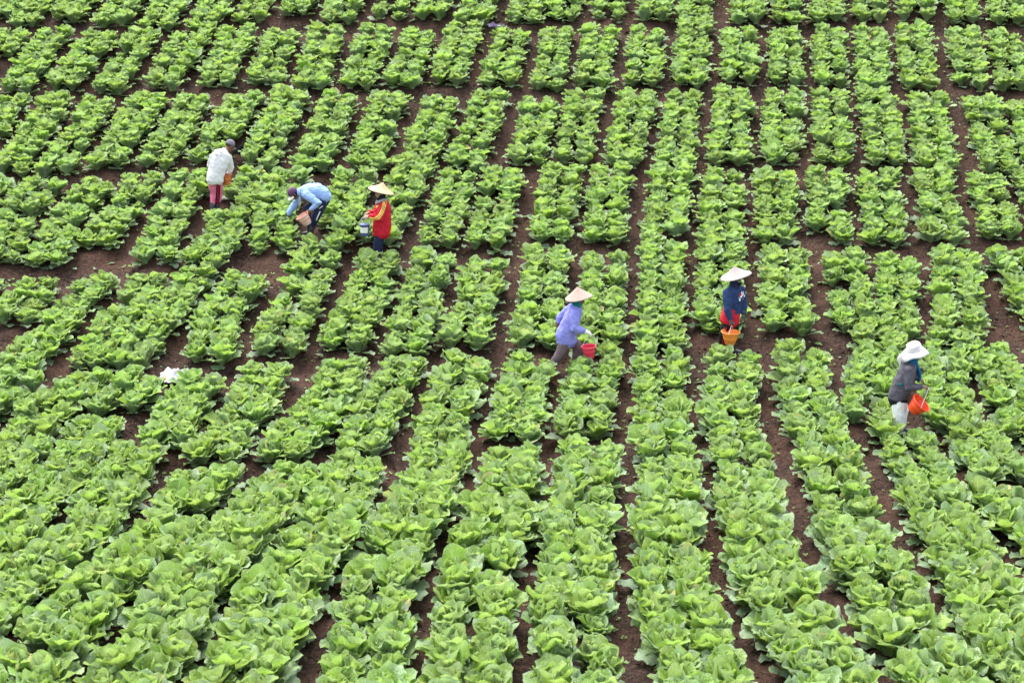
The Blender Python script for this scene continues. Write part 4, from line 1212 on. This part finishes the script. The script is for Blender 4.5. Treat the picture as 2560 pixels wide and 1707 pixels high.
# ------------------------------------------------------------------ soil clods, chaff and small weeds
r = np.random.default_rng(77)
pts = np.column_stack([r.uniform(-13, 15, 60000), r.uniform(15.5, 45, 60000)])
ax_, ay_, _ = project(np.column_stack([pts, terr(pts[:, 1])]))
pts = pts[(ax_ > -.05) & (ax_ < 1.05) & (ay_ > -.05) & (ay_ < 1.08)]
dd = bed_distance(pts)
pts = pts[dd > .36]
gz = ground_z(pts)
def scatter(name, sel, rad, mat, label, cat, flat, seed):
    q = np.random.default_rng(seed)
    base = np.array([(1, 0, 0), (0, 1, 0), (-1, 0, 0), (0, -1, 0), (0, 0, 1), (0, 0, -1)], float)
    fac = np.array([(0, 1, 4), (1, 2, 4), (2, 3, 4), (3, 0, 4), (1, 0, 5), (2, 1, 5), (3, 2, 5), (0, 3, 5)])
    VV, FF = [], []
    for n, i in enumerate(sel):
        s = rad * q.lognormal(0, .45)
        b_ = base * (1 + q.normal(0, .25, (6, 3))) * [s, s * q.uniform(.5, 1), s * flat]
        VV.append(b_ @ rotz(q.uniform(0, 6.28)).T @ rotx(q.normal(0, .3)).T + [pts[i, 0], pts[i, 1], gz[i] + s * flat * .4]); FF.append(fac + 6 * n)
    obj(name, np_mesh(name, np.concatenate(VV), np.concatenate(FF), mat, smooth=False), label=label, cat=cat, kind='stuff')
ids = r.permutation(len(pts))
n = len(ids)
scatter('soil_clods', ids[:int(n * .55)], .016, M_SOIL, 'loose brown soil clods in the furrows', 'soil clods', .6, 1)
scatter('chaff', ids[int(n * .55):int(n * .78)], .0100, plain('pale_chaff', (.30, .25, .17), .8, .2, .3, 3), 'pale specks of dry chaff scattered over the soil', 'chaff', .3, 2)
# weeds: little rosettes of leaves
VV, FF, UU, A1, A2, A3 = [], [], [], [], [], []
k0 = 0
for i in ids[int(n * .78):int(n * .88)]:
    clump = r.random()
    for k in range(r.integers(3, 6)):
        v, q, uv = FARSET['skirt'][r.integers(0, 14)]
        s = r.uniform(.07, .18)
        VV.append((v * s) @ roty(-r.uniform(0, .6)).T @ rotz(r.uniform(0, 6.28)).T + [pts[i, 0], pts[i, 1], gz[i] + .004]); FF.append(q + k0); UU.append(uv); k0 += len(v)
        A1.append(np.full(len(v), .6)); A2.append(np.full(len(v), r.random())); A3.append(np.full(len(v), clump))
obj('weeds', np_mesh('weeds', np.concatenate(VV), np.concatenate(FF), M_LEAF, np.concatenate(UU), {'role': np.concatenate(A1), 'rnd': np.concatenate(A2), 'plant': np.concatenate(A3)}), label='tiny green weeds sprouting in the furrows', cat='weeds', kind='stuff')

# dropped leaves lying in the furrows
VV, FF, UU, A1, A2, A3 = [], [], [], [], [], []
k0 = 0
for i in ids[int(n * .90):int(n * .90) + 420]:
    v, q, uv = FARSET['skirt'][r.integers(0, 14)]
    s = r.uniform(.25, .62)
    VV.append((v * [s, s, s * .5]) @ rotx(r.normal(0, .3)).T @ rotz(r.uniform(0, 6.28)).T + [pts[i, 0], pts[i, 1], gz[i] + .018]); FF.append(q + k0); UU.append(uv); k0 += len(v)
    A1.append(np.full(len(v), r.choice([0.0, .2, 1.0]))); A2.append(np.full(len(v), r.random())); A3.append(np.full(len(v), r.random()))
obj('dropped_leaves', np_mesh('dropped_leaves', np.concatenate(VV), np.concatenate(FF), M_LEAF, np.concatenate(UU), {'role': np.concatenate(A1), 'rnd': np.concatenate(A2), 'plant': np.concatenate(A3)}), label='dropped cabbage leaf scraps lying on bare soil in the furrows', cat='leaf litter', kind='stuff')
